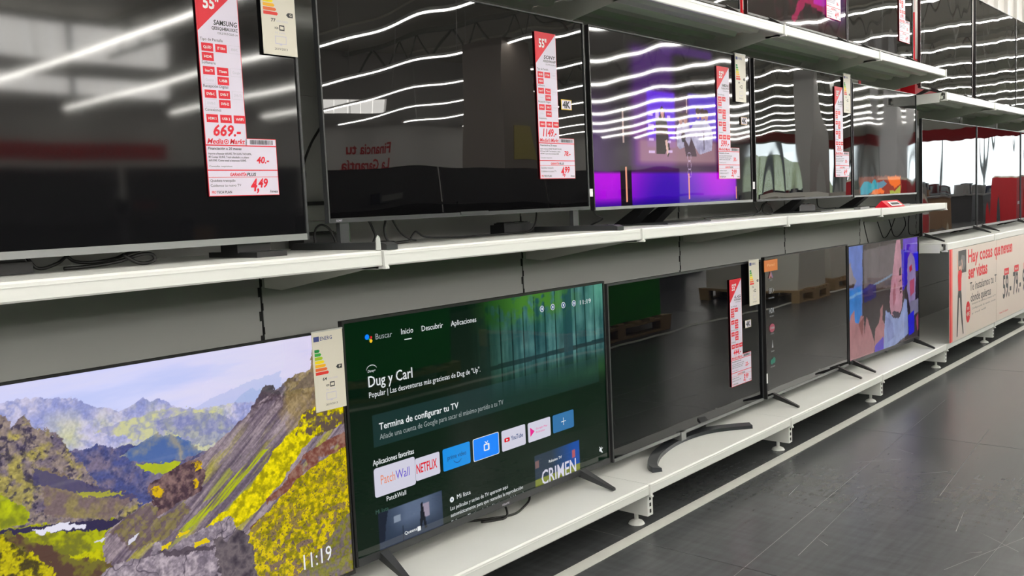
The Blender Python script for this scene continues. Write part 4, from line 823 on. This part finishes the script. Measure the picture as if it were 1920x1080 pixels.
cable([(2.93,2.15,1.225),(2.958,2.15,1.198),(3.001,2.15,1.181),(2.992,2.20,1.158),(3.075,2.27,1.149),(3.231,2.29,1.149)], 'cable running on the shelf at the left corner of the violet television')
cable([(4.312,2.15,1.225),(4.358,2.15,1.184),(4.369,2.15,1.156),(4.193,2.15,1.149),(3.973,2.15,1.149),(3.818,2.15,1.149)], 'cable running on the shelf at the right corner of the violet television')
cable([(4.369,2.17,1.149),(4.443,2.17,1.167),(4.482,2.17,1.203),(4.557,2.17,1.192),(4.588,2.17,1.154),(4.523,2.17,1.149),(4.468,2.17,1.175),(4.558,2.17,1.235)], 'looped cable under the television mirroring the shop window', .004)
cable([(5.39,2.26,1.225),(5.406,2.26,1.167),(5.555,2.28,1.150),(5.75,2.29,1.149)], 'cable under the television with the teal and orange picture')
cable([(2.13,2.15,.178),(2.20,2.10,.178),(2.28,2.06,.178),(2.36,2.08,.178),(2.44,2.12,.18),(2.47,2.16,.21),(2.46,2.2,.25)], 'cable curving on the shelf below the app menu television', .004)
cable([(2.25,2.12,.25),(2.27,2.09,.21),(2.24,2.06,.178),(2.16,2.10,.178)], 'short inner cable below the app menu television', .004)
cable([(4.88,2.15,.21),(4.92,2.13,.20),(4.99,2.12,.178),(5.05,2.13,.19),(5.06,2.15,.21)], 'cable loop below the dark grey television with icons', .004)
cable([(4.50,2.12,.21),(4.53,2.12,.19),(4.58,2.12,.178),(4.60,2.14,.21)], 'small cable loop beside the left foot of the dark grey television', .004)
cable([(3.66,2.14,.21),(3.68,2.13,.19),(3.72,2.12,.178),(3.77,2.14,.178)], 'cable beside the neck of the crescent stand', .004)
# power strips / boxes behind the televisions
def pbox(x0,x1,y0,y1,z,h,label,name='power_strip',cat='power strip'):
    mb = MB(); mb.box(x0,x1,y0,y1,z,z+h); mb.box(x0+.01,x1-.01,y0+.01,y1-.01,z+h,z+h+.006)
    for k in range(3): a = x0+(x1-x0)*(.2+.3*k); mb.box(a-.012,a+.012,y0+.012,y1-.012,z+h+.006,z+h+.009,1)
    return tag(mb.build(name, [BLACKP, DARKGAP]), label, cat)
pbox(.62,.80,2.12,2.20,1.145,.026,'black power box at the left edge under the far left television')
pbox(1.66,1.80,2.31,2.39,1.145,.040,'black power strip in the gap between the two left televisions')
pbox(2.48,2.65,2.22,2.29,1.145,.035,'black power strip behind the right post of the glossy television')
pbox(5.0,5.22,2.20,2.28,1.145,.035,'black power strip under the television mirroring the shop window')
# horizontal bar on the panel in the gap
mb = MB(); mb.box(1.62,1.84,2.40,2.44,1.278,1.290); mb.tube([(1.66,2.395,1.288),(1.68,2.39,1.291),(1.70,2.395,1.288)], .004, 1, 6)
tag(mb.build('hook_bar', [BLACKP, CHROME]), 'thin black bar with a bright hook on the back panel between the two left televisions', 'hook bar')
for x, z, h, lab in ((6.598,1.8875,.85,'red and white upright banner panel at the right end of the top shelf'), (4.078,2.0345,.75,'red upright banner panel between the two leftmost televisions on the top shelf')):
    mb = MB(); mb.slab([(-.0,0),(.004,0),(.004,h),(0,h)], 2.062, 2.16, 0)
    if x > 5: mb.slab([(-.0006,.56),(-.0002,.56),(-.0002,h),(-.0006,h)], 2.062, 2.16, 1)
    tag(mb.build('banner_panel', [flat('banner_red',(235,16,40)), M_WHITE], None, (x,0,z)), lab, 'banner')
# red tent sign
t = thing('tent_sign', 'red folded tent sign with a white strip on the middle shelf', 'sign', (5.62,1.9065,1.1445), .0)
mb = MB(); mb.side([(-.045,0),(.040,0),(.0,.040)], -.14, .14, 0); mb.build('tent', M_RED, t)
mb = MB(); mb.add([(-.095,-.0445,.006),(.095,-.0445,.006),(.085,-.013,.031),(-.085,-.013,.031)], [(0,1,2,3)], 0)
mb.add([(-.07,-.0375,.013),(.07,-.0375,.013),(.066,-.022,.0255),(-.066,-.022,.0255)], [(0,1,2,3)], 1)
ob = mb.build('white_strip', [M_WHITE, M_INK], t); ob.location = (0,-.0012,.0012)
for x, y, lab in ((5.86,1.905,'small silver remote control right of the red tent sign'), (5.23,1.93,'small silver remote control lying in front of the television mirroring the shop window')):
    mb = MB(); mb.box(-.07,.07,-.018,.018,0,.012)
    for k in range(5): mb.box(-.05+k*.022,-.040+k*.022,-.006,.006,.012,.0135,1)
    tag(mb.build('remote_control', [SILVER, BLACKP], None, (x,y,1.1445)), lab, 'remote control')
mb = MB(); mb.slab([(-.008,0),(.008,0),(.006,.032),(.0,.040),(-.006,.032)], 0, .004)
tag(mb.build('price_clip', mat('clear_clip', (.6,.62,.6), .15), None, (1.576,1.862,1.145)), 'pointed clear plastic clip standing at the first joint of the middle shelf', 'clip')
# white side tag on the violet television's left neighbour edge
mb = MB(); mb.box(0,.02,0,.001,0,.03); tag(mb.build('side_tag', M_WHITE, None, (2.795,2.058,1.27)), 'tiny white tag between the glossy television and the violet one', 'tag')
mb = MB(); mb.box(0,.012,0,.001,0,.05); tag(mb.build('side_tag', M_WHITE, None, (4.212,2.040,.30)), 'tiny white tag low between the crescent stand television and the dark grey one', 'tag')
mb = MB(); mb.box(0,.02,0,.001,0,.035); tag(mb.build('side_tag', M_WHITE, None, (4.142,2.058,1.28)), 'tiny white tag right of the violet television', 'tag')

# ================================================================ POSTERS UNDER THE FAR COUNTER
PB = flat('poster_paper',(226,211,201)); PR = flat('poster_red',(226,30,44)); PK = flat('poster_ink',(50,48,52)); PG = flat('poster_grey',(120,116,116)); PP = flat('poster_skin',(232,190,168)); PD = flat('poster_photo',(66,62,62)); PL = flat('poster_rose',(244,120,110)); PS = flat('poster_shade',(222,208,202))
PM = [PB,PR,PK,PG,PP,PD,PL,PS]
y = 1.842
def poster_base(mb, x0, x1): mb.box(x0,x1,1.8425,1.8445,.178,.818,0)
mb = MB(); poster_base(mb, 6.592, 7.831)
mb.rect(6.592,6.66,.178,.822,y,1); mb.rect(6.625,6.66,.178,.822,y-.0004,6)
mb.rect(6.68,6.99,.178,.822,y,7)
mb.rect(6.80,6.995,.640,.800,y-.0004,5); mb.poly([(6.83,.70),(6.88,.77),(6.95,.76),(6.97,.70),(6.93,.66),(6.86,.67)], y-.0008, 3)
mb.poly([(6.755,.20),(6.775,.20),(6.800,.36),(6.815,.47),(6.835,.47),(6.855,.36),(6.905,.20),(6.925,.205),(6.885,.38),(6.875,.49),(6.86,.53),(6.80,.53),(6.785,.49),(6.77,.36)], y-.0008, 2)
mb.poly([(6.795,.52),(6.865,.52),(6.870,.60),(6.885,.645),(6.862,.665),(6.80,.66),(6.785,.63)], y-.0012, 1)
mb.poly([(6.785,.64),(6.768,.70),(6.760,.78),(6.775,.79),(6.785,.72),(6.805,.66)], y-.0010, 4); mb.poly([(6.87,.64),(6.90,.70),(6.885,.74),(6.875,.73),(6.885,.70),(6.855,.65)], y-.0010, 4)
mb.ell(6.835,.695,.024,.030,y-.0012,4); mb.ell(6.832,.712,.028,.022,y-.0014,3)
fit_text(mb, 'Hay cosas q', 7.045, 7.831, .700, .135, y, 1, bold=.02); fit_text(mb, 'ser vistas', 7.05, 7.56, .585, .135, y, 1, bold=.03)
fit_text(mb, 'Te instalamos tu T', 7.09, 7.828, .492, .088, y, 2, bold=.005); fit_text(mb, 'donde quieras', 7.11, 7.66, .410, .088, y, 2, bold=.01)
mb.ell(7.04,.345,.058,.078,y,1); fit_text(mb, 'DESDE', 7.01,7.07,.362,.026,y-.0004,0,bold=.03); fit_text(mb, '49€', 7.00,7.08,.315,.042,y-.0004,0,bold=.03)
for k, (a, s) in enumerate(((7.81,'Instalación de soportes y conexión de TV'),(7.80,'Configuración de canales, sonido'),(7.52,'y red wifi'))): fit_text(mb, s, 7.14, a, .385-k*.035, .020, y, 3)
tag(mb.build('poster', PM), 'cream poster with a woman in red and red headline about television installation', 'poster', 'posters under the far counter')
mb = MB(); poster_base(mb, 7.837, 9.081)
fit_text(mb, 'ue merecen', 7.84, 8.33, .700, .135, y, 1, bold=.03)
for x0, s, n_ in ((8.03,'59.-','Básica'),(8.36,'79.-','Media'),(8.69,'99.-','Total')):
    mb.rrect(x0+.04,x0+.19,.520,.575,.006,y,1); fit_text(mb, n_, x0+.065,x0+.165,.536,.03,y-.0004,0,bold=.02); fit_text(mb, s, x0,x0+.27,.340,.26,y,2,bold=.02)
fit_text(mb, 'Hasta 55 pulgadas', 7.92,8.2,.225,.02,y,1)
tag(mb.build('poster', PM), 'cream poster with the prices 59 and 79 under small red tags', 'poster', 'posters under the far counter')
mb = MB(); poster_base(mb, 9.087, 10.331); mb.rect(9.2,10.2,.3,.7,y,7)
tag(mb.build('poster', PM), 'cream poster farthest right under the counter', 'poster', 'posters under the far counter')

# ================================================================ ACROSS THE AISLE (seen mirrored in the screens)
WOOD = mat('pallet_wood', (.42,.28,.14), .7, noise=(8,.25,(1,6,6))); CARTW = mat('white_carton', (.80,.79,.73), .55); CARTL = mat('carton_edge', (.33,.33,.31), .6)
GREEN = mat('green_wrap', (.015,.42,.02), .45); BROWN = mat('brown_carton', (.28,.17,.09), .7)
def pallet(x, y, w, d, label):
    t = thing('pallet', label, 'pallet', (x, y, 0), 0, 'wooden pallets across the aisle')
    mb = MB()
    for k in range(7): a = -w/2+k*(w-.1)/6; mb.box(a,a+.1,-d/2,d/2,.122,.144)
    mb.build('top_board', WOOD, t)
    for yy in (-d/2, -.05, d/2-.1):
        mb = MB(); mb.box(-w/2,w/2,yy,yy+.1,0,.02); mb.box(-w/2,w/2,yy,yy+.1,.10,.122)
        for a in (-w/2,-.07,w/2-.14): mb.box(a,a+.14,yy,yy+.1,.02,.10)
        mb.build('runner', WOOD, t)
    return t
def carton(x, y, z, w, d, h, m, label, lid=True, name='carton'):
    t = thing(name, label, 'carton', (x, y, z), 0, 'cartons across the aisle')
    mb = MB(); mb.box(-w/2,w/2,-d/2,d/2,.001,h-.02 if lid else h); mb.build('box', m, t)
    if lid:
        mb = MB(); mb.box(-w/2-.006,w/2+.006,-d/2-.006,d/2+.006,h-.12,h); mb.box(-w/2-.008,w/2+.008,-d/2-.008,d/2+.008,h-.125,h-.115,1); mb.build('lid', [m, CARTL], t)
    return t
for (x, w, y, d, h, m, nm) in ((3.9,1.4,-1.05,.9,.92,GREEN,'green wrapped carton, near one mirrored in the app menu screen'), (6.75,1.5,-1.05,.9,.92,GREEN,'green wrapped carton mirrored in the crescent stand television'), (10.35,.85,-.88,1.1,.62,CARTW,'large white carton mirrored in the dark grey television'), (12.0,1.1,-.95,.9,.62,CARTW,'white carton behind the large one, mirrored at the right of the dark grey television'), (14.0,1.2,-.95,.9,.7,CARTW,'white carton farthest along, mirrored in the television showing people')):
    pallet(x, y, w+.1, d+.1, 'wooden pallet under the '+nm.split(',')[0].replace(' mirrored','')+(' at the near end' if x < 4 else ''))
    carton(x, y, .1445, w, d, h, m, nm, lid=(m is CARTW))
carton(10.25,-1.0,.767,.8,.9,.45,CARTW,'second white carton on top of the large one')
carton(12.0,-1.0,.767,1.0,.8,.5,CARTW,'second white carton on the farther stack')
pallet(8.6,-2.3,1.2,1.0,'wooden pallet under the brown carton'); carton(8.6,-2.3,.1445,1.1,.9,.8,BROWN,'brown carton standing behind the pallets', lid=False)
# dark gondola across the aisle
DK = mat('dark_gondola', (.03,.03,.034), .5); DK2 = mat('dark_box', (.02,.022,.035), .4); GM = mat('grey_box', (.2,.2,.2), .5)
proto = None
for i in range(9):
    x = -3+i*2.0
    if proto is None:
        proto = thing('display_island', '', 'display island', (x,-4.2,0)); t = proto
        mb = MB(); mb.box(-.99,.99,-.45,.45,.0,.25); mb.box(-.97,.97,-.02,.02,.25,1.78); mb.build('frame', DK, t)
        for z in (.55,.95,1.30): mb = MB(); mb.box(-.98,.98,-.42,.42,z,z+.03); mb.build('tier', DK, t)
    else: t = copy_tree(proto); t.location = (x,-4.2,0)
    tag(t, 'dark tiered display island across the aisle, seen only mirrored in the screens', 'display island', 'dark display islands across the aisle')
rs = random.Random(5)
cols = [DK2, GM, mat('dark_red_box',(.12,.01,.015),.5), mat('navy_box',(.01,.015,.05),.4), DK2, mat('tan_box',(.22,.12,.06),.6), DK2]
for i in range(26):
    x = -3.4+i*.62; z = rs.choice([.58,.98,1.33]); h = rs.uniform(.14,.28); w_ = rs.uniform(.2,.45)
    if z > 1.2 and rs.random() < .5: h = .12
    t = thing('product_box', 'boxed product on a dark island across the aisle', 'product box', (x,-3.98,z+.031), 0, 'boxed products on the islands')
    mb = MB(); mb.box(-w_/2,w_/2,-.12,.12,0,h); mb.box(-w_/2*.8,w_/2*.8,.12,.1206,h*.2,h*.75,1); mb.build('box', [rs.choice(cols), rs.choice(cols)], t)
# columns
def pillar(x, y, w, d, label, m, h=CE):
    t = thing('pillar', label, 'pillar', (x,y,0), 0, 'clad pillars across the aisle')
    mb = MB(); mb.box(-w/2,w/2,-d/2,d/2,0,h-.07); mb.build('cladding', m, t)
    mb = MB(); mb.box(-w/2-.03,w/2+.03,-d/2-.03,d/2+.03,0,.15); mb.build('plinth', DGREY, t)
    mb = MB(); mb.box(-.2,.2,d/2,d/2+.01,2.1,2.7,0)
    if x < 20: mb.build('notice', mat('notice_yellow',(.5,.42,.12),.5), t)
CL = mat('pillar_grey', (.34,.34,.33), .5); CLB = mat('pillar_brown', (.30,.26,.23), .5)
pillar(12.7,-7.2,1.0,1.0,'brownish clad pillar mirrored in the glossy television with two posts',CLB,4.3)
pillar(22.9,-5.6,1.0,.5,'grey clad pillar mirrored in the television right of the violet one',CL)
pillar(31.8,-7.0,1.2,.6,'wide pale pillar mirrored in the last television of the middle shelf',mat('pillar_pale',(.6,.6,.62),.4))
# red stair-shaped cardboard displays
RC = mat('display_red', lin(190,10,30), .5); CC = mat('display_cream', (.6,.56,.45), .5)
for n_, (x, lab) in enumerate(((22.6,'red stair-shaped cardboard display mirrored in the left counter television'), (34.5,'red stair-shaped cardboard display mirrored in the second counter television'))):
    t = thing('cardboard_display', lab, 'display stand', (x,-3.4,0), 0, 'red cardboard displays')
    P_ = [(-1.4,0),(1.2,0),(1.2,.5),(.9,.85),(.5,1.0),(.2,1.3),(-.4,1.45),(-1.4,1.5)]
    mb = MB(); mb.slab(P_, -.4, .4); mb.build('side_panel', RC, t)
    mb = MB(); Q = [(a+.18,b+.05) for a, b in P_[2:]]; Q2 = P_[2:]
    for k in range(len(Q2)-1): mb.slab([Q2[k],Q2[k+1],Q[k+1],Q[k]], -.38, .38)
    mb.box(1.2,1.5,-.38,.38,0,.55); mb.build('stair_edge', CC, t)
    mb = MB(); mb.text('BLACK FRIDAY', -1.2, .7, .26, 0, 0, bold=.02) if False else mb.rect(-1.2,.6,.62,.72,0); o = mb.build('white_band', M_WHITE, t); o.location = (0,.404,0); o.rotation_euler = (0,0,math.pi); 
# counters with mixed goods farther away
for i, (x, y_, c, lab) in enumerate(((28,-5,BROWN,'brown goods counter'),(38,-5.5,DK,'dark goods counter'),(44,-9,DK,'dark goods counter by the window'),(30,-11,DK,'dark goods counter in mid floor'),(50,-4,BROWN,'brown goods counter near the shop front'),(40,-14,GM,'grey goods counter deep in the shop'),(18,-11,DK,'dark goods counter left of mid floor'),(8,-13,DK,'dark goods counter deep behind the islands'),(0,-12,DK,'dark goods counter deep at the left'))):
    t = thing('goods_counter', lab+', seen only mirrored', 'counter', (x,y_,0))
    mb = MB(); mb.box(-2.2,2.2,-.6,.6,0,.95); mb.build('body', c, t)
    mb = MB(); mb.box(-2.3,2.3,-.65,.65,.951,1.0); mb.build('top', GM, t)
    for k in range(6):
        h = rs.uniform(.15,.55); a = -1.9+k*.75
        mb = MB(); mb.box(-.2,.2,-.2,.2,0,h); mb.box(-.14,.14,.2,.21,h*.2,h*.8,1)
        tag(mb.build('product_box', [rs.choice(cols), GM], None, (x+a,y_,1.001)), 'boxed product standing on a goods counter deep in the shop', 'product box', 'boxed products on the far counters')
